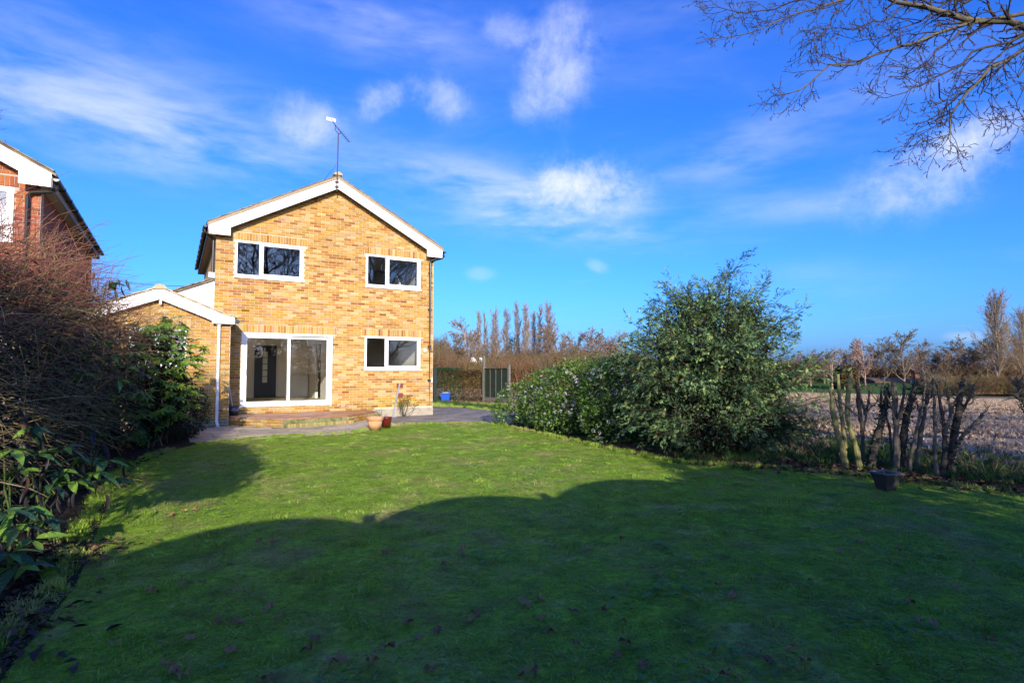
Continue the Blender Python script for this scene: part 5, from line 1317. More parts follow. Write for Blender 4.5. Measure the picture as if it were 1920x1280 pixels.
# ------------------------------------------------------------------ pollarded stumps on the field edge
OFF = lambda x, y: (1480 + x / 3.2, 540 + y / 3.2)
MOSS = (.20, .185, .07); GRB = (.135, .112, .082); DRK = (.075, .062, .048)
STUMPS = [
    ('pollard_stump', 'mossy yellow-green pollard of three bare stems nearest the juniper', 8.25, [([(345, 1090), (325, 980), (285, 860), (258, 720), (246, 600)], 24, 15, MOSS), ([(335, 960), (325, 850), (305, 720), (290, 515)], 18, 11, MOSS), ([(430, 1100), (395, 940), (345, 785), (352, 660), (366, 522)], 23, 15, MOSS), ([(300, 740), (262, 620)], 6, 3, GRB), ([(330, 700), (440, 790)], 6, 5, GRB)], 0, 14),
    ('ivy_stump', 'forked pollard stump with a dark ivy covered stem second from the juniper', 8.45, [([(447, 1085), (440, 930), (440, 850), (470, 720), (488, 590)], 16, 7, GRB), ([(440, 860), (415, 700), (402, 580)], 15, 11, DRK), ([(455, 760), (425, 640), (415, 545)], 10, 6, GRB), ([(480, 1040), (520, 900), (565, 760), (600, 600)], 30, 16, DRK), ([(470, 740), (540, 660)], 6, 3, GRB), ([(560, 770), (545, 640), (570, 545)], 10, 6, DRK)], 420, 40),
    ('thick_stump', 'thick dark pollard with a slanting cut stem in the middle of the stumps', 8.2, [([(640, 1110), (645, 950), (640, 780), (625, 570)], 24, 17, GRB), ([(617, 1085), (608, 880), (575, 740), (585, 620)], 11, 7, GRB), ([(690, 1085), (685, 880), (710, 730), (768, 572)], 27, 22, DRK), ([(655, 780), (690, 640), (690, 560)], 14, 8, DRK), ([(640, 760), (590, 660), (565, 545)], 9, 5, GRB), ([(620, 640), (600, 570)], 6, 5, MOSS)], 300, 48),
    ('slender_stump', 'slender leaning pair of pollard stems right of the thick stump', 8.1, [([(712, 1095), (742, 950), (775, 800), (800, 700), (815, 590)], 13, 8, GRB), ([(760, 1085), (780, 900), (820, 700), (830, 640)], 17, 12, GRB), ([(790, 780), (760, 680)], 7, 4, GRB), ([(815, 690), (860, 640), (850, 560)], 6, 3, DRK)], 0, 34),
    ('twiggy_stump', 'broad twiggy pollard with a sawn side branch at the right end of the row', 7.95, [([(885, 1120), (872, 960), (875, 780), (860, 545)], 17, 9, GRB), ([(915, 1110), (935, 940), (925, 800), (880, 560)], 22, 8, DRK), ([(965, 1155), (975, 980), (1000, 800), (1045, 560)], 32, 20, DRK), ([(930, 880), (975, 740), (940, 600)], 14, 7, GRB), ([(1005, 930), (1075, 850), (1160, 755)], 13, 13, GRB), ([(1000, 800), (1070, 680), (1110, 580)], 13, 7, DRK), ([(1075, 700), (1120, 660), (1060, 640)], 5, 3, GRB), ([(960, 780), (1010, 640)], 8, 5, DRK)], 350, 130),
    ('edge_stump', 'dark twiggy branch end at the right edge of the picture', 7.4, [([(1480, 1000), (1440, 800), (1400, 650), (1370, 580)], 20, 8, DRK), ([(1420, 700), (1360, 650)], 7, 3, DRK), ([(1440, 780), (1385, 720)], 7, 3, DRK)], 0, 60)]
for (nm, lb, dp, stems, ivy, ntw) in STUMPS:
    r = np.random.default_rng(hash(lb) % 1000 if False else len(lb) * 7)
    b0 = at(*OFF(*stems[0][0][0]), dp); t_ = thing(nm, lb, 'tree stump', (b0[0], b0[1], 0)); allP = []
    for j, (pts, w0, w1, col) in enumerate(stems):
        dj = dp + r.uniform(-.12, .12); P = np.array([at(*OFF(x, y), dj) for x, y in pts])
        if pts[0][1] > 1000: P[0, 2] = -.02; P[0, :2] = np.array([at(*OFF(*pts[0]), dj)])[0, :2]
        tt = np.linspace(0, len(P) - 1, (len(P) - 1) * 4 + 1); P = np.stack([np.interp(tt, np.arange(len(P)), P[:, q]) for q in range(3)], 1)
        P[1:-1] = (P[:-2] + 2 * P[1:-1] + P[2:]) / 4; P[1:-1] = (P[:-2] + 2 * P[1:-1] + P[2:]) / 4; P[1:-1] += r.normal(size=(len(P) - 2, 3)) * .004; k = 1.0 / 3.2 * dp / FPX; R = np.linspace(w0, w1, len(P)) * k * .78 * r.uniform(.80, 1.22, len(P))
        R[0] *= 1.25 if pts[0][1] > 1000 else 1
        mb = MB(); mb.tube(P, R, 9, col); mb.build('stem', BARKM, t_, smooth=False); allP.append((P, R))
    if ntw:
        S0 = np.concatenate([p[len(p) // 2:] for p, q in allP]); S0 = S0[r.integers(0, len(S0), ntw)]
        Q = walk(S0, np.array([0, 0, .7]) + .8 * r.normal(size=(ntw, 3)), r.uniform(.08, .30, ntw), 5, .3, .05, r); QR = .006 * np.linspace(1, .4, 5)[None] * r.uniform(.5, 1.5, (ntw, 1))
        Q2, QR2 = grow(Q, QR, 3, .3, 1, (.8, .2), (.3, .6), 3, .2, 0, (.6, .3), r); V, F = merge([tubes_np(Q, QR, 4), tubes_np(Q2, QR2, 3)]); tag(obj('twigs', mesh_np('twigs', V, [F], np.tile(GRB, (len(F), 1))), BARKM, t_), kind='stuff')
    if ivy:
        P, R = allP[3 if nm == 'ivy_stump' else 2]; s_ = P[r.integers(0, len(P), ivy)] + r.normal(size=(ivy, 3)) * .045; V, F, c = leaf_cloud(s_, rdir(ivy, r), .045, r, [(.014, .026, .012), (.022, .045, .015), (.05, .10, .02)], [.55, .35, .10], wr=.8); tag(obj('ivy', mesh_np('ivy', V, [F], c), LEAFM, t_), kind='stuff')

# dry stalks and leaf litter on the field edge
r = np.random.default_rng(351); n = 240; cen = np.array([[7.6, -14.4], [8.1, -13.8], [7.2, -11.9], [8.3, -14.6], [6.9, -11.6]])[r.integers(0, 5, n)]
P = walk(np.concatenate([cen + r.normal(size=(n, 2)) * .28, np.zeros((n, 1))], 1), np.array([0, 0, 1]) + .45 * r.normal(size=(n, 3)), r.uniform(.15, .55, n), 6, .18, -.12, r); V, F = tubes_np(P, .0035 * np.linspace(1, .4, 6)[None] * np.ones((n, 1)), 3)
tag(obj('dry_stalks', mesh_np('dry_stalks', V, [F], np.repeat(np.array([(.38, .28, .17), (.30, .21, .12), (.24, .17, .10)])[r.integers(0, 3, n)], len(F) // n, 0)), BARKM, None), kind='stuff')
LITM = mat('leaf_litter', tint=True, rough=.85, spec=.15)
def litter(name, n, cen, sd, seed, cols):
    r = np.random.default_rng(seed); c0 = np.array(cen)[r.integers(0, len(cen), n)]; p = np.concatenate([c0 + r.normal(size=(n, 2)) * sd, .012 + r.uniform(0, .03, (n, 1))], 1); a = r.uniform(0, 6.28, n)
    V, F = leaves_np(p, np.stack([np.cos(a), np.sin(a), r.normal(0, .2, n)], 1), unit(np.array([0, 0, 1]) + .35 * r.normal(size=(n, 3))), r.uniform(.04, .10, n), .6, .35); c = np.array(cols)[r.integers(0, len(cols), n)] * r.uniform(.7, 1.3, (n, 1))
    tag(obj(name, mesh_np(name, V, [F], np.concatenate([c, c])), LITM, None), kind='stuff')
LC = [(.10, .055, .035), (.075, .045, .035), (.13, .075, .05), (.055, .035, .028)]
litter('leaf_litter', 2600, [(6.2, -12.2), (6.7, -12.9), (7.2, -13.3), (6.9, -13.9), (7.3, -14.6), (6.4, -11.9)], .30, 361, [(.17, .085, .04), (.12, .065, .035), (.20, .12, .06), (.07, .045, .03)])
litter('border_leaf_litter', 1500, [(-2.6, -14.2), (-2.5, -13.6), (-2.7, -13.0), (-2.4, -12.2), (-2.6, -15), (-2.4, -9), (-2.4, -7)], .22, 362, LC)
litter('hedge_leaf_litter', 900, [(9.9, 6.7), (10.3, 6.3), (10.6, 5.8), (9.2, 7.2)], .35, 363, [(.20, .09, .04), (.15, .07, .04), (.11, .06, .035)])


# ------------------------------------------------------------------ fallen leaves lying on the lawn
def fallen(seed, s=.05):
    r = np.random.default_rng(seed); n = 11; V = [(0, 0, .012)]
    for i in range(n):
        a = 2 * math.pi * i / n; q = s * (1.0 if i % 2 == 0 else .58) * r.uniform(.8, 1.15); V.append((q * math.cos(a) * 1.25, q * math.sin(a), .03 * abs(math.sin(a * 1.5 + seed)) * r.uniform(.3, 1.1)))
    me = bpy.data.meshes.new('fallen_leaf'); me.from_pydata(V, [], [(0, 1 + i, 1 + (i + 1) % n) for i in range(n)]); me.update(); return me
FLM = [mat('fallen_brown', (.36, .185, .08), .8, ns=40, na=.3), mat('fallen_dark', (.25, .12, .055), .8, ns=40, na=.3), mat('fallen_pale', (.50, .38, .27), .8, ns=40, na=.25)]
FLv = []
for i in range(9): me = fallen(400 + i); me.materials.append(FLM[(0, 1, 0, 1, 0, 1, 0, 0, 1)[i]]); FLv.append(me)
spots = [(341, 1093), (379, 1091), (278, 1107), (290, 1112), (446, 1167), (433, 1219), (216, 1206), (325, 1260), (345, 1268), (786, 1194), (821, 1181), (881, 1161), (983, 1130), (1016, 1159), (1032, 1185), (1076, 1148), (1134, 1146), (1171, 1166), (1081, 1206), (1005, 1259), (1158, 1230), (511, 1015), (728, 1214), (1856, 1037), (1751, 1171), (1687, 1030), (1520, 1090), (1487, 1216), (1374, 1255), (1204, 1247), (1311, 1253), (1519, 991), (1614, 1015), (1854, 1202), (1794, 1101), (575, 1220), (620, 1240), (508, 1268), (345, 958), (322, 965), (366, 956), (760, 1160), (640, 1235), (1650, 1250)]
r = np.random.default_rng(371)
spots += [(r.uniform(120, 1880), r.uniform(1010, 1272)) for _ in range(34)]
for (x, y) in spots:
    d = pdir(x, y); k = (0.022 - CAM[2]) / d[2]; p = CAM + d * k
    if not in_poly(np.array([p[0]]), np.array([p[1]]), LAWN)[0]: continue
    o = obj('fallen_leaf', FLv[r.integers(9)], None, None, loc=(p[0], p[1], .020), rot=(r.normal(0, .25), r.normal(0, .25), r.uniform(0, 6.28)), scale=(r.uniform(.4, .85), r.uniform(.35, .7), r.uniform(.7, 1.5)))
    tag(o, 'curled brown fallen leaf lying on the lawn', 'leaf', 'fallen leaves on the lawn')

# little rose by the wall, weeds by the terrace
r = np.random.default_rng(381); rb = np.array([4.62, -.32, 0]); rs = thing('wall_rose', 'small leafy shrub with bare curved stems against the wall below the window', 'shrub', tuple(rb)); mb = MB(); tp = []
for k in range(9):
    e = rb + np.array([r.normal(0, .16), r.normal(0, .06), r.uniform(.34, .58)]); mb.tube([rb + [r.normal(0, .02), 0, 0], (rb + e) / 2 + [r.normal(0, .04), 0, 0], e], [.009, .007, .004], 5, (.05, .045, .025)); tp.append(e)
mb.build('stem', BARKM, rs); n = 230; P = np.array(tp)[r.integers(0, 9, n)] + r.normal(size=(n, 3)) * [.07, .05, .06]; V, F, c = leaf_cloud(P, rdir(n, r), .055, r, [(.05, .10, .02), (.08, .13, .03), (.10, .07, .03), (.17, .06, .04)], [.45, .3, .15, .1]); tag(obj('foliage', mesh_np('foliage', V, [F], c), LEAFM, rs), kind='stuff')
wd_ = np.array([3.78, -.22, 0]); ws = thing('wall_weed', 'sparse green weed growing between terrace and wall', 'plant', tuple(wd_)); n = 26
P = walk(wd_ + r.normal(size=(n, 3)) * [.10, .04, 0], np.array([0, 0, 1]) + .35 * r.normal(size=(n, 3)), r.uniform(.12, .38, n), 5, .15, -.02, r); V, F = tubes_np(P, .004 * np.linspace(1, .4, 5)[None] * np.ones((n, 1)), 3); obj('stem', mesh_np('stem', V, [F], np.tile([.10, .11, .04], (len(F), 1))), BARKM, ws)
L_ = P[:, 1:].reshape(-1, 3); V, F, c = leaf_cloud(L_, rdir(len(L_), r), .04, r, [(.07, .12, .02), (.11, .13, .03)], [.6, .4]); obj('foliage', mesh_np('foliage', V, [F], c), LEAFM, ws)

# ------------------------------------------------------------------ clipped hedges beyond the drive
def box_hedge(name, label, a, b, th, h, n, cols, wts, seed, L=.06):
    r = np.random.default_rng(seed); a = np.array(a, float); b = np.array(b, float); d = b - a; L0 = np.linalg.norm(d); d /= L0; q = np.array([-d[1], d[0]])
    t = r.uniform(0, L0, n); s = r.uniform(-.5, .5, n); z = r.uniform(.02, 1, n); f = r.uniform(0, 1, n); s = np.where(f < .55, -.5 + np.abs(r.normal(0, .10, n)), s); z = np.where((f > .55) & (f < .8), 1 - np.abs(r.normal(0, .05, n)), z)
    bulge = 1 + .10 * fbm_pts(np.stack([t, z * h], 1), 2.5, seed); P = np.concatenate([a + d * t[:, None] + q * (s * th * bulge)[:, None], (z * h * (1 + .035 * fbm_pts(np.stack([t, s], 1), 3, seed)))[:, None]], 1)
    out = np.concatenate([q * np.sign(s)[:, None] * .7, np.full((n, 1), .3)], 1); V, F, c = leaf_cloud(P, unit(out), L, r, cols, wts, spread=.9); c[:, :] *= (1 + .35 * fbm_pts(np.concatenate([P, P]), 2.2, seed + 1))[:, None]
    t_ = thing(name, label, 'hedge', (*(a + b) / 2, 0)); tag(obj('foliage', mesh_np('foliage', V, [F], np.clip(c, .004, .5)), LEAFM, t_), kind='stuff'); mb = MB()
    for k in range(int(L0 * 3)):
        p = a + d * r.uniform(0, L0); mb.tube([(p[0], p[1], 0), (p[0] + r.normal(0, .06), p[1], h * .5), (p[0] + r.normal(0, .12), p[1] + r.normal(0, .08), h * .92)], [.016, .012, .005], 5, (.05, .035, .025))
    mb.build('stem', BARKM, t_); return t_
h1, h2, h3 = cw(806, 28.4), cw(862, 27.8), cw(905, 27.4)
box_hedge('green_hedge', 'dark green clipped hedge behind the blue tub', h2[:2], h1[:2], .9, 1.56, 9000, [(.022, .05, .014), (.035, .075, .018), (.06, .10, .02), (.10, .11, .02)], [.4, .3, .2, .1], 391)
box_hedge('brown_hedge', 'bronze and yellow clipped hedge left of the green fence panel', h3[:2], h2[:2], .9, 1.50, 8000, [(.16, .085, .035), (.20, .13, .03), (.13, .12, .03), (.06, .045, .02), (.22, .15, .05)], [.3, .25, .2, .15, .1], 392)

# ------------------------------------------------------------------ the oak whose boughs hang into the picture from the right
r = np.random.default_rng(501)
oak = thing('oak_tree', 'bare oak whose mossy budded branches reach in at the top right', 'tree', (9.0, -17.4, 0))
OB = np.array([9.0, -17.4, 0.0]); OC = (.105, .088, .055); OC2 = (.060, .047, .037)
mb = MB(); TRK = [OB + [0, 0, -.1], OB + [.02, 0, .5], OB + [.05, .1, 2.0], OB + [-.05, .2, 4.0], OB + [-.1, .3, 5.6], OB + [.1, .2, 8.0], OB + [.2, .1, 11.5]]
mb.tube(TRK, [.52, .40, .34, .31, .28, .20, .06], 14, OC); mb.build('trunk', BARKM, oak)
LIMBS = [([(2150, 90, 6.9), (1990, 52, 6.9), (1900, 42, 7.0), (1800, 38, 7.1), (1700, 14, 7.3), (1600, -40, 7.6)], .085, .035),
         ([(1950, 20, 7.0), (1810, 46, 7.0), (1715, 78, 7.1), (1643, 102, 7.2), (1557, 127, 7.3), (1493, 172, 7.4), (1450, 177, 7.5)], .042, .007),
         ([(1760, -60, 7.2), (1640, -28, 7.4), (1573, 4, 7.5), (1490, 32, 7.6), (1410, 62, 7.7), (1325, 74, 7.8)], .032, .005),
         ([(1700, -70, 7.6), (1590, -30, 7.7), (1480, 14, 7.8), (1400, 20, 7.9), (1316, 16, 8.0)], .028, .005),
         ([(2040, 70, 6.6), (1913, 97, 6.6), (1860, 127, 6.6), (1813, 180, 6.7), (1787, 213, 6.7), (1773, 250, 6.7), (1700, 285, 6.8)], .045, .005),
         ([(1860, 122, 6.6), (1855, 145, 6.6), (1852, 178, 6.6), (1862, 205, 6.6), (1852, 217, 6.6)], .016, .004),
         ([(2000, 50, 6.8), (1850, 86, 6.9), (1775, 138, 6.9), (1713, 167, 7.0), (1645, 184, 7.1)], .030, .005),
         ([(1975, 70, 6.5), (1915, 140, 6.5), (1885, 165, 6.5)], .022, .004), ([(1990, 190, 6.4), (1925, 225, 6.4), (1910, 245, 6.4)], .016, .004),
         ([(1830, 40, 7.0), (1760, 90, 7.0), (1740, 130, 7.0), (1685, 125, 7.1)], .020, .005), ([(1900, -30, 7.1), (1780, 5, 7.3), (1690, 60, 7.4), (1600, 80, 7.5)], .028, .005),
         ([(1700, 10, 7.3), (1650, 40, 7.3), (1590, 55, 7.4), (1530, 60, 7.5)], .020, .004), ([(1573, 4, 7.5), (1555, 38, 7.5), (1530, 75, 7.5), (1500, 82, 7.6)], .014, .004),
         ([(1785, 213, 6.7), (1770, 238, 6.7), (1790, 270, 6.7), (1790, 290, 6.7)], .010, .003), ([(1760, 150, 6.9), (1770, 205, 6.9), (1748, 240, 6.9), (1710, 262, 7.0)], .014, .004)]
parts, cols = [], []
k = 13
for pts, r0, r1 in LIMBS:
    P = np.array([at(*p) for p in pts]); tt = np.linspace(0, len(P) - 1, k); P = np.stack([np.interp(tt, np.arange(len(P)), P[:, q]) for q in range(3)], 1); P[1:-1] += r.normal(size=(k - 2, 3)) * .022
    R = np.linspace(r0, r1, k) * .62; L = np.linalg.norm(np.diff(P, axis=0), axis=1).sum()
    V, F = tubes_np(P[None], R[None], 8); obj('bough', mesh_np('bough', V, [F], np.tile(OC if r0 > .03 else OC2, (len(F), 1)) * r.uniform(.8, 1.2, (len(F), 1))), BARKM, oak)
    m = max(4, int(L * 8)); A, AR = grow(P[None], R[None], m, .12, 1.0, (.75, .2), (.20, .48), 7, .16, -.01, (.55, .2), r, Labs=1.0, taper=.35); AR = np.maximum(AR, .0036)
    B, BR = grow(A, AR, 4, .2, 1.0, (.75, .2), (.10, .26), 5, .18, .0, (.7, .4), r, Labs=1.0, taper=.3); BR = np.maximum(BR, .0028)
    D_, DR = grow(B, BR, 3, .25, 1.05, (.8, .25), (.025, .06), 3, .15, .05, (.9, .9), r, Labs=1.0, taper=.1); DR = np.full_like(DR, .0034); DR[:, 1] = .0048; DR[:, 2] = .0018
    parts += [tubes_np(A, AR, 5), tubes_np(B, BR, 4), tubes_np(D_, DR, 3)]
V, F = merge(parts); tag(obj('twigs', mesh_np('twigs', V, [F], np.tile(OC2, (len(F), 1))), BARKM, oak), kind='stuff')


def bare_crown(base, h, limbs, spread, seed, lv=(8, 7, 6), up=.25, trunk=.3, z0=.28, mins=(.008, .005, .003), keep=None):
    r = np.random.default_rng(seed); P = walk(np.array([base]), np.array([[r.normal(0, .04), r.normal(0, .04), 1]]), np.array([h * .92]), 9, .05, .05, r); R = trunk * np.linspace(1, .12, 9)[None]
    A, AR = grow(P, R, limbs, z0, .98, (.85, .18), (spread * .7, spread), 8, .13, .04, (.55, .10), r, up=up); AR = np.maximum(AR, mins[0])
    if keep is not None: q = keep(A[:, -1:]) ; A, AR = A[q], AR[q]
    B, BR = grow(A, AR, lv[0], .2, 1, (.7, .2), (.32, .55), 6, .16, .03, (.5, .15), r, up=.06); BR = np.maximum(BR, mins[1])
    if keep is not None: q = keep(B[:, -1:]); B, BR = B[q], BR[q]
    D_, DR = grow(B, BR, lv[1], .15, 1, (.7, .2), (.3, .5), 5, .18, .02, (.6, .25), r); DR = np.maximum(DR, mins[2])
    out = [tubes_np(A, AR, 6), tubes_np(B, BR, 4), tubes_np(D_, DR, 3)]
    if lv[2]:
        E_, ER = grow(D_, DR, lv[2], .2, 1, (.7, .2), (.3, .55), 3, .15, .02, (.7, .4), r); ER = np.maximum(ER, mins[2] * .75); out.append(tubes_np(E_, ER, 3))
    return tubes_np(P, R, 9), merge(out)


# the rest of the oak's crown and two more bare trees behind the garden (mirrored in the windows)
def bare_tree(name, label, base, h, limbs, spread, seed, col, trunk=True, parent=None, **kw):
    (tv, tf), (cv, cf) = bare_crown(np.array([*base, -.1 if len(base) == 2 else base[2]], float)[:3], h, limbs, spread, seed, **kw)
    t_ = parent or thing(name, label, 'tree', (base[0], base[1], 0))
    if trunk: obj('trunk', mesh_np('trunk', tv, [tf], np.tile(col, (len(tf), 1))), BARKM, t_)
    tag(obj('crown', mesh_np('crown', cv, [cf], np.tile(col, (len(cf), 1))), BARKM, t_), kind='stuff'); return t_
outside = lambda P: ((P - CAM) @ rightv > 1.02 * ((P - CAM) @ fwdv)).all(1)   # the boughs above already fill the picture's side
_, (cv, cf) = bare_crown(np.array([9.05, -17.6, 1.8]), 10, 24, .62, 512, lv=(8, 7, 4), up=.30, trunk=.26, z0=.12, keep=outside, mins=(.012, .007, .004))
tag(obj('upper_crown', mesh_np('upper_crown', cv, [cf], np.tile(OC2, (len(cf), 1))), BARKM, oak), kind='stuff')
bare_tree('bare_tree', 'tall bare tree far behind the garden fence, mirrored in the upper left window', (6.9, -48.0), 25, 24, .52, 521, (.075, .058, .047), lv=(9, 7, 5), z0=.20, trunk=.60, mins=(.06, .032, .02))
bare_tree('bare_tree', 'bare tree far beyond the right border, mirrored in the small windows', (17.5, -42.0), 20, 24, .55, 523, (.075, .058, .047), lv=(9, 7, 5), z0=.10, trunk=.5, mins=(.05, .028, .018))
# twigs at the left edge
r = np.random.default_rng(531); lb_ = at(-70, 300, 7.5); lt_ = thing('bare_sapling', 'bare sapling with thin twig tips at the top left edge', 'tree', (lb_[0], lb_[1], 0))
P = np.array([[lb_[0], lb_[1], 0], [lb_[0] + .05, lb_[1], 1.8], [lb_[0], lb_[1] + .05, 3.6], [lb_[0], lb_[1], 5.4]]); V, F = tubes_np(P[None], np.array([[.05, .04, .025, .008]]), 7); obj('trunk', mesh_np('trunk', V, [F], np.tile(OC2, (len(F), 1))), BARKM, lt_)
E_ = np.array([at(4, 205, 7.4), at(10, 240, 7.4), at(6, 222, 7.4), at(14, 268, 7.4), at(-4, 280, 7.4)]); tt = np.linspace(0, 1, 7)[None, :, None]; S0 = lb_ + np.array([[0, 0, .15], [0, 0, 0], [0, 0, .1], [0, 0, -.1], [0, 0, -.2]])
P = S0[:, None] * (1 - tt) + E_[:, None] * tt; P[:, 1:-1, 2] += .04; P[:, 1:-1] += r.normal(size=(5, 5, 3)) * .012; R = .006 * np.linspace(1, .35, 7)[None] * np.ones((5, 1)); A, AR = grow(P, R, 5, .4, 1, (.7, .2), (.08, .2), 4, .15, 0, (.6, .4), r, Labs=1.0); V, F = merge([tubes_np(P, R, 4), tubes_np(A, np.maximum(AR, .002), 3)]); obj('twigs', mesh_np('twigs', V, [F], np.tile([.09, .05, .045], (len(F), 1))), BARKM, lt_)

# ------------------------------------------------------------------ evergreen screen behind the fence: it shades the right half of the lawn
r = np.random.default_rng(541)
def screen(name, label, ells, n, seed, L=.13):
    r = np.random.default_rng(seed); c = np.mean([e[:2] for e in ells], 0); t_ = thing(name, label, 'hedge', (c[0], c[1], 0), 'evergreens behind the fence')
    P, U, rd = blob_points(n, ells, r, .6, .14, seed); V, F, cc = leaf_cloud(P, U, L, r, [(.02, .045, .014), (.03, .065, .016), (.045, .085, .02)], [.45, .35, .2], wr=.6); tag(obj('foliage', mesh_np('foliage', V, [F], cc), LEAFM, t_), kind='stuff')
    mb = MB()
    for e in ells:
        mb.tube([(e[0], e[1], 0), (e[0] + .1, e[1], e[2]), (e[0], e[1], e[2] + e[5] * .7)], [.09, .06, .02], 7, (.05, .04, .03))
    mb.build('trunk', BARKM, t_)
screen('laurel_screen', 'tall laurel screen behind the fence right of centre', [(3.05, -20.5, 1.9, 1.55, .8, 1.95), (4.6, -20.6, 2.0, 1.4, .9, 2.0), (2.1, -20.4, 1.5, .95, .7, 1.55)], 11000, 542)
screen('holly_screen', 'tall holly screen behind the fence beside the oak', [(6.2, -20.6, 2.0, 1.3, .9, 2.1), (7.9, -20.4, 2.0, 1.3, .9, 2.0), (9.8, -20.0, 1.7, 1.3, .9, 1.7)], 9000, 543)

# ------------------------------------------------------------------ far trees
def poplar_mesh(seed, h=1.0, wide=.075, col=(.27, .205, .155)):
    r = np.random.default_rng(seed); H = 18.0; P = walk(np.array([[0, 0, 0.0]]), np.array([[0, 0, 1.0]]), np.array([H * .97]), 12, .012, .05, r); R = .24 * np.linspace(1, .08, 12)[None]
    A, AR = grow(P, R, 95, .14, .97, (.42, .10), (wide * 1.6, wide * 3.2), 6, .05, .045, (.3, .1), r, taper=.70); AR = np.maximum(AR, .034)
    B, BR = grow(A, AR, 8, .12, 1, (.45, .15), (.32, .55), 4, .10, .05, (.6, .3), r); BR = np.maximum(BR, .024)
    D_, DR = grow(B, BR, 3, .2, 1, (.45, .15), (.4, .6), 3, .1, .04, (.7, .5), r); DR = np.maximum(DR, .019)
    tv, tf = tubes_np(P, R, 6); cv, cf = merge([tubes_np(A, AR, 4), tubes_np(B, BR, 3), tubes_np(D_, DR, 3)])
    return mesh_np('trunk', tv, [tf], np.tile(np.array(col) * 1.25, (len(tf), 1))), mesh_np('crown', cv, [cf], np.tile(col, (len(cf), 1)) * r.uniform(.75, 1.25, (len(cf), 1)))


def far_mesh(seed, H=9.0, limbs=16, spread=.55, col=(.12, .085, .065), **kw):
    kw = dict(dict(lv=(7, 7, 5), z0=.20, mins=(.045, .028, .019), trunk=.2), **kw)
    (tv, tf), (cv, cf) = bare_crown(np.array([0, 0, 0.0]), H, limbs, spread, seed, **kw); r = np.random.default_rng(seed)
    return mesh_np('trunk', tv, [tf], np.tile(np.array(col) * 1.2, (len(tf), 1))), mesh_np('crown', cv, [cf], np.tile(col, (len(cf), 1)) * r.uniform(.75, 1.25, (len(cf), 1)))


FARM = mat('far_twigs', tint=True, rough=.95, spec=.05)


def plant(name, label, meshes, x, depth, ytop, Href, zb=0.0, wide=1.0, group=None, seed=0):
    p = cw(x, depth, zb); top = at(x, ytop, depth)[2]; s = (top - zb) / Href; t_ = thing(name, label, 'tree', tuple(p), group); a = (seed * 2.4) % 6.28
    for nm, me in zip(('trunk', 'crown'), meshes): obj(nm, me, FARM, t_, loc=tuple(p), rot=(0, 0, a), scale=(s * wide, s * wide, s))
    return t_


POP = [poplar_mesh(601 + i, wide=w_) for i, w_ in enumerate((.070, .060, .085))]
ordn = ['first', 'second', 'third', 'fourth', 'fifth', 'sixth', 'seventh', 'eighth', 'ninth']
for i, (x, y, w_) in enumerate([(896.5, 583, .8), (911, 585, .75), (928, 582, 1.0), (950, 580, .95), (971, 567, 1.0), (988, 571, .85), (1002, 584, .8), (1012, 572, .85), (1031, 571, 1.15)]):
    plant('poplar', 'bare upright poplar, %s from the left in the row beyond the fence' % ordn[i], POP[i % 3], x, 118 + (i * 7) % 11, y, 18.0, -1.0, w_ * 1.0, 'row of poplars beyond the fence', i)
BARE = [far_mesh(611, col=(.20, .145, .105)), far_mesh(612, limbs=18, spread=.6, col=(.21, .14, .095)), far_mesh(613, limbs=14, spread=.5, up=.5, col=(.24, .175, .125)), far_mesh(614, H=9, limbs=20, spread=.62, up=.12, col=(.16, .115, .08))]
for i, (nm, lb, k, x, d, y, w_, zb_) in enumerate([
        ('bare_tree', 'pale leafless tree left of the poplar row', 2, 872, 95, 612, 1.1, -1), ('bare_tree', 'rounded bare tree right of the poplar row', 0, 1054, 100, 616, 1.0, -1), ('bare_tree', 'pinkish bare tree just left of the juniper', 1, 1108, 100, 629, .95, -1),
        ('bare_tree', 'small bare tree behind the yellow house corner', 2, 838, 85, 648, 1.0, -1), ('bare_tree', 'low bare tree above the viburnum', 1, 1140, 92, 644, 1.2, -1), ('bare_tree', 'bare tree peeping over the middle of the viburnum', 3, 1085, 90, 640, 1.0, -1),
        ('bare_tree', 'bare bushy tree left of the poplars over the brown hedge', 3, 850, 92, 640, 1.2, -1)]):
    plant(nm, lb, BARE[k], x, d, y, 8.6, zb_, w_, 'bare trees beyond the hedge', i)
for i, (lb, k, x, d, y, w_) in enumerate([('bare tree between the third and fourth poplars', 0, 939, 112, 634, .9), ('bare tree just right of the seventh poplar', 1, 1020, 110, 630, .8), ('spreading bare tree above the left part of the viburnum', 2, 1072, 108, 634, 1.1),
        ('bare tree between rounded tree and pinkish tree', 3, 1126, 106, 636, 1.0), ('bare tree directly left of the first poplar', 1, 886, 108, 632, .9), ('low bare tree beside the house corner', 0, 822, 96, 640, 1.1), ('bare tree touching the juniper on the left', 2, 1158, 104, 632, 1.0)]):
    plant('bare_tree', lb, BARE[k], x, d, y, 8.6, -1.0, w_, 'bare trees beyond the hedge', i + 11)
BIR = far_mesh(621, H=9, limbs=20, spread=.42, up=.45, col=(.27, .175, .13), trunk=.16); W2 = far_mesh(622, H=9, limbs=22, spread=.66, up=.10, col=(.165, .12, .082), z0=.15); W3 = far_mesh(623, H=9, limbs=20, spread=.6, up=.2, col=(.18, .13, .085), z0=.12)
BIGP = poplar_mesh(631, wide=.15, col=(.26, .19, .125))
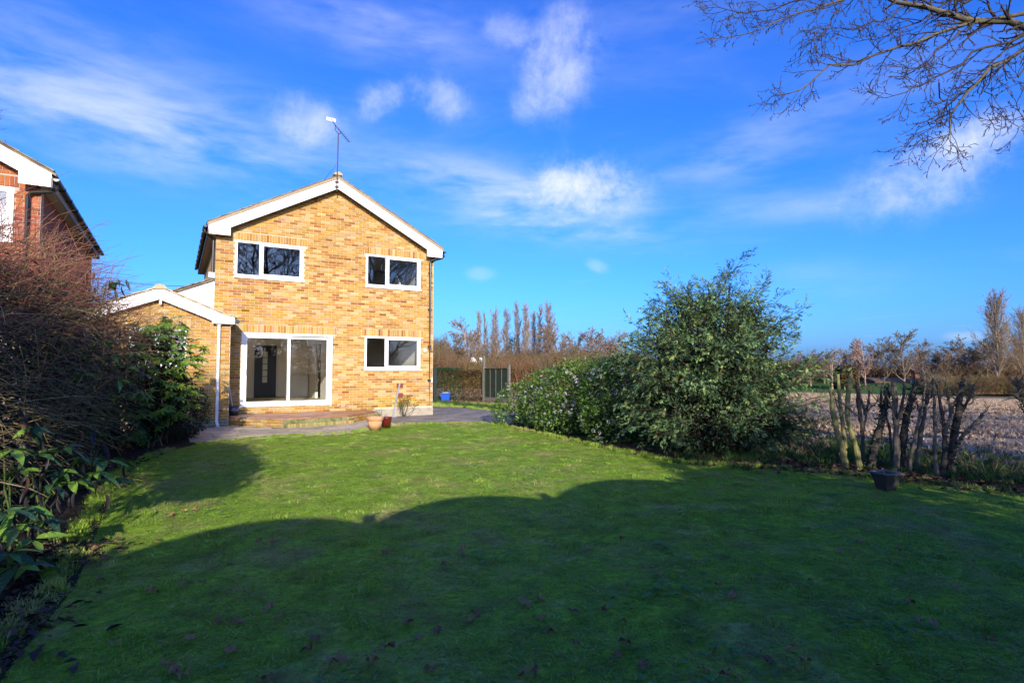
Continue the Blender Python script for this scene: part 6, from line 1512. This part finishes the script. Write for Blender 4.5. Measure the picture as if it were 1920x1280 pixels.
for i, (nm, lb, ms, x, d, y, w_, H_) in enumerate([
        ('birch_tree', 'pinkish bare birch with pale trunk on the far field edge', BIR, 1622, 92, 641, 1.0, 8.6), ('bare_tree', 'wide bare oak right of the pale birch', W2, 1694, 96, 637, 1.05, 8.4), ('bare_tree', 'broad dark bare tree behind the twiggy stump', W3, 1805, 96, 648, 1.15, 8.4),
        ('bare_tree', 'bare tree at the left foot of the big poplar', W2, 1848, 92, 652, .9, 8.4), ('tall_poplar', 'big bare poplar standing alone on the right skyline', BIGP, 1869, 88, 561, 1.0, 18.0), ('tall_poplar', 'bare poplar cut by the right picture edge', BIGP, 1922, 90, 590, .9, 18.0),
        ('bare_tree', 'small bare tree right beside the juniper', BARE[2], 1560, 94, 662, 1.3, 8.6), ('bare_tree', 'slim bare tree between juniper and birch', BARE[0], 1588, 96, 652, 1.0, 8.6), ('bare_tree', 'slim bare tree right of the wide oak', BARE[2], 1730, 98, 648, .8, 8.6),
        ('bare_tree', 'low bare tree right of the big poplar', W3, 1900, 96, 658, 1.0, 8.4), ('bare_tree', 'low bare tree behind the brick farmhouse', W3, 1765, 104, 672, 1.0, 8.4), ('bare_tree', 'bare tree half hidden by the juniper', BARE[1], 1520, 96, 668, 1.2, 8.6)]):
    plant(nm, lb, ms, x, d, y, H_, -2.0, w_, 'trees on the far field edge', i + 3)

for i, (lb, ms, x, d, y, w_) in enumerate([('bare tree left of the golden bush', W3, 1545, 108, 668, 1.2), ('bare tree just behind the birch', W2, 1640, 112, 656, 1.0), ('bare tree between birch and wide oak', BARE[3], 1662, 110, 660, 1.0), ('bare tree over the left half of the far brick house', W3, 1748, 106, 664, 1.1),
        ('bare tree over the right half of the far brick house', W2, 1782, 118, 660, 1.2), ('bare tree left of the broad dark tree', BARE[1], 1775, 108, 668, 1.1), ('bare tree between broad dark tree and big poplar', W2, 1832, 106, 662, 1.1), ('bare tree behind the big poplar trunk', W3, 1880, 110, 668, 1.2), ('bare tree at the right picture edge below the poplar', W2, 1915, 108, 664, 1.1), ('bare tree behind the right flank of the juniper', W3, 1500, 110, 672, 1.2), ('bare tree behind the golden bush', BARE[0], 1605, 114, 662, 1.1), ('bare tree behind the wide oak', W3, 1712, 116, 662, 1.2)]):
    plant('bare_tree', lb, ms, x, d, y, 8.4, -1.2, w_, 'trees on the far field edge', i + 17)


# brushwood masses under the trees
def brush_mesh(seed, H=4.0, n=26, col=(.20, .115, .06)):
    r = np.random.default_rng(seed); P = walk(np.concatenate([r.normal(size=(n, 2)) * .55, np.zeros((n, 1))], 1), np.array([0, 0, 1]) + .30 * r.normal(size=(n, 3)), r.uniform(.55, 1, n) * H, 6, .08, .06, r); R = .035 * np.linspace(1, .3, 6)[None] * r.uniform(.6, 1.3, (n, 1))
    A, AR = grow(P, R, 9, .15, 1, (.5, .18), (.25, .5), 5, .12, .06, (.6, .25), r); AR = np.maximum(AR, .014); B, BR = grow(A, AR, 4, .2, 1, (.55, .2), (.3, .55), 3, .12, .04, (.7, .5), r); BR = np.maximum(BR, .011)
    V, F = merge([tubes_np(P, R, 4), tubes_np(A, AR, 3), tubes_np(B, BR, 3)]); return mesh_np('brush', V, [F], np.tile(col, (len(F), 1)) * r.uniform(.7, 1.3, (len(F), 1)))


BR = [brush_mesh(701, col=(.21, .115, .055)), brush_mesh(702, col=(.16, .095, .055)), brush_mesh(703, col=(.145, .125, .05)), brush_mesh(704, col=(.19, .14, .09)), brush_mesh(705, col=(.23, .125, .045))]
BRM = mat('brushwood', tint=True, rough=.95, spec=.05, trans=.1)
pts, rot, scl_, ix = [], [], [], []
r = np.random.default_rng(711)
for _ in range(330):
    x = r.uniform(770, 1210); d = r.uniform(55, 112); yt = np.interp(x, [770, 812, 850, 900, 1040, 1100, 1210], [632, 640, 652, 660, 655, 652, 655]) + r.uniform(-4, 20) + (112 - d) * .25
    p = cw(x, d, -1.0); s = (at(x, yt, d)[2] + 1.0) / 4.0
    if s < .3: continue
    pts.append(p); rot.append((0, 0, r.uniform(0, 6.28))); scl_.append((s * .95, s * .95, s)); ix.append(r.choice(5, p=[.34, .22, .14, .24, .06]))
for _ in range(330):
    x = r.uniform(1440, 1990); d = r.uniform(112, 128) if x < 1745 else r.uniform(93, 118); yt = np.interp(x, [1440, 1500, 1600, 1700, 1760, 1850, 1990], [672, 676, 684, 688, 690, 682, 684]) + r.uniform(-4, 18)
    zq = -.5 if x < 1745 else -2.0; p = cw(x, d, zq); s = max(.35, (at(x, yt, d)[2] - zq) / 4.0); pts.append(p); rot.append((0, 0, r.uniform(0, 6.28))); scl_.append((s * 1.2, s * 1.2, s)); ix.append(r.choice(5, p=[.28, .27, .15, .10, .20]))
o = scatter('woodland', pts, rot, scl_, BR, BRM, ix)
# low green-brown scrub at the field's far edge
pts, rot, scl_, ix = [], [], [], []
for _ in range(170):
    x = r.uniform(1745, 1990); d = r.uniform(84, 92); p = cw(x, d, -1.85); s = r.uniform(.35, .7); pts.append(p); rot.append((0, 0, r.uniform(0, 6.28))); scl_.append((s * 1.4, s * 1.4, s)); ix.append(r.choice(5, p=[.1, .4, .4, .1, 0]))
scatter('field_edge_scrub', pts, rot, scl_, BR, BRM, ix)


def evergreen(name, label, x, d, ytop, wpx, zb_, seed, cols):
    r = np.random.default_rng(seed); p = cw(x, d, zb_); top = at(x, ytop, d)[2]; h = top - zb_; rx = wpx * d / FPX / 2; t_ = thing(name, label, 'tree', tuple(p), 'far evergreens')
    P, U, rd = blob_points(2600, [(p[0], p[1], zb_ + h * .5, rx, rx, h * .52), (p[0], p[1], zb_ + h * .32, rx * 1.15, rx * 1.15, h * .34)], r, .7, .22, seed, zmin=zb_); V, F, c = leaf_cloud(P, U, .42, r, cols, [.5, .35, .15], wr=.5); tag(obj('crown', mesh_np('crown', V, [F], c), DULLM, t_), kind='stuff')
    mb = MB(); mb.tube([tuple(p), (p[0], p[1], zb_ + h * .7)], [.15, .05], 6, (.06, .045, .03)); mb.build('trunk', BARKM, t_)
DG = [(.020, .035, .016), (.03, .05, .018), (.045, .06, .02)]
evergreen('dark_conifer', 'dark conifer standing among the poplar trunks', 962, 128, 634, 30, -1, 721, DG)
evergreen('golden_bush', 'rusty golden evergreen bush left of the pale birch', 1592, 93, 685, 26, -2, 722, [(.10, .065, .02), (.13, .085, .025), (.05, .05, .02)])
evergreen('holly_bush', 'dark rounded evergreen between juniper and golden bush', 1575, 95, 690, 22, -2, 723, DG)
evergreen('olive_bush', 'olive evergreen bush above the right end of the viburnum', 1165, 80, 668, 34, -1, 724, [(.05, .06, .025), (.07, .075, .03), (.04, .05, .02)])

# ------------------------------------------------------------------ far buildings
def far_house(name, label, x0, x1, d, zb_, yeave, yridge, wallm, roofm, wins, gable=False):
    a, b = cw(x0, d, 0), cw(x1, d, 0); L = np.linalg.norm(b - a); e = (b - a) / L; ang = math.atan2(e[1], e[0]); ze = at((x0 + x1) / 2, yeave, d)[2] - zb_; zr = at((x0 + x1) / 2, yridge, d)[2] - zb_
    t_ = thing(name, label, 'house', (a[0], a[1], zb_)); W = 6.0
    def put(nm, mb, m, par=t_): o = obj(nm, mb.mesh(nm), m, None, loc=(a[0], a[1], zb_), rot=(0, 0, ang)); adopt(o, par); return o
    mb = MB()
    if gable: mb.prism([(0, 0), (L, 0), (L, ze), (L / 2, zr), (0, ze)], 0, W, 'y')
    else: mb.prism([(0, 0), (W, 0), (W, ze), (W / 2, zr), (0, ze)], 0, L, 'x')
    put('wall', mb, wallm); mb = MB()
    if gable:
        for q in (0, L): mb.prism([(q + (-.3 if q == 0 else .3), ze - .1), (L / 2, zr + .02), (L / 2, zr + .2), (q + (-.3 if q == 0 else .3), ze + .08)], -.25, W + .2, 'y')
    else:
        mb.prism([(-.3, ze - .1), (W / 2, zr + .02), (W / 2, zr + .2), (-.3, ze + .08)], -.2, L + .2, 'x'); mb.prism([(W + .3, ze - .1), (W / 2, zr + .02), (W / 2, zr + .2), (W + .3, ze + .08)], -.2, L + .2, 'x')
    put('roof', mb, roofm)
    for (u0, u1, v0, v1) in wins:
        mb = MB(); mb.box(u0 * L, u1 * L, -.04, .02, v0 * ze, v1 * ze); w_ = put('window', mb, WHITE); mb = MB(); du = (u1 - u0) * L * .12; mb.box(u0 * L + du, u1 * L - du, -.05, -.041, v0 * ze + du, v1 * ze - du); o = put('pane', mb, mat('far_glass', (.05, .06, .08), .1), w_)
    return t_
FROOF = mat('far_roof', (.13, .075, .05), .9, ns=.8, na=.2); FBR = mat('far_brick', (.20, .10, .065), .9, ns=.8, na=.2)
far_house('far_brick_house', 'brown brick house half hidden behind the bare trees on the right', 1716, 1842, 112, -2.2, 698, 684, FBR, FROOF, [(.12, .19, .60, .85), (.12, .19, .15, .4), (.40, .47, .60, .85), (.40, .47, .15, .4), (.68, .75, .6, .85), (.85, .92, .6, .85)])
far_house('far_white_house', 'tiny white gabled house showing through the poplar trunks', 880, 894, 84, -1.0, 676, 668, mat('far_white', (.75, .74, .72), .7), FROOF, [(.3, .7, .72, .92)], gable=True)
far_house('far_white_annex', 'tiny white building beside the tall concrete post', 898, 906, 84, -1.0, 672, 669, mat('far_white2', (.75, .74, .72), .7), FROOF, [(.2, .5, .72, .9)], gable=True)
far_house('low_brick_building', 'low red brick building behind the birch on the far pasture', 1640, 1725, 104, -2.2, 716, 710, mat('far_red', (.26, .10, .05), .9), FROOF, [(.1, .2, .3, .8), (.5, .6, .3, .8)])
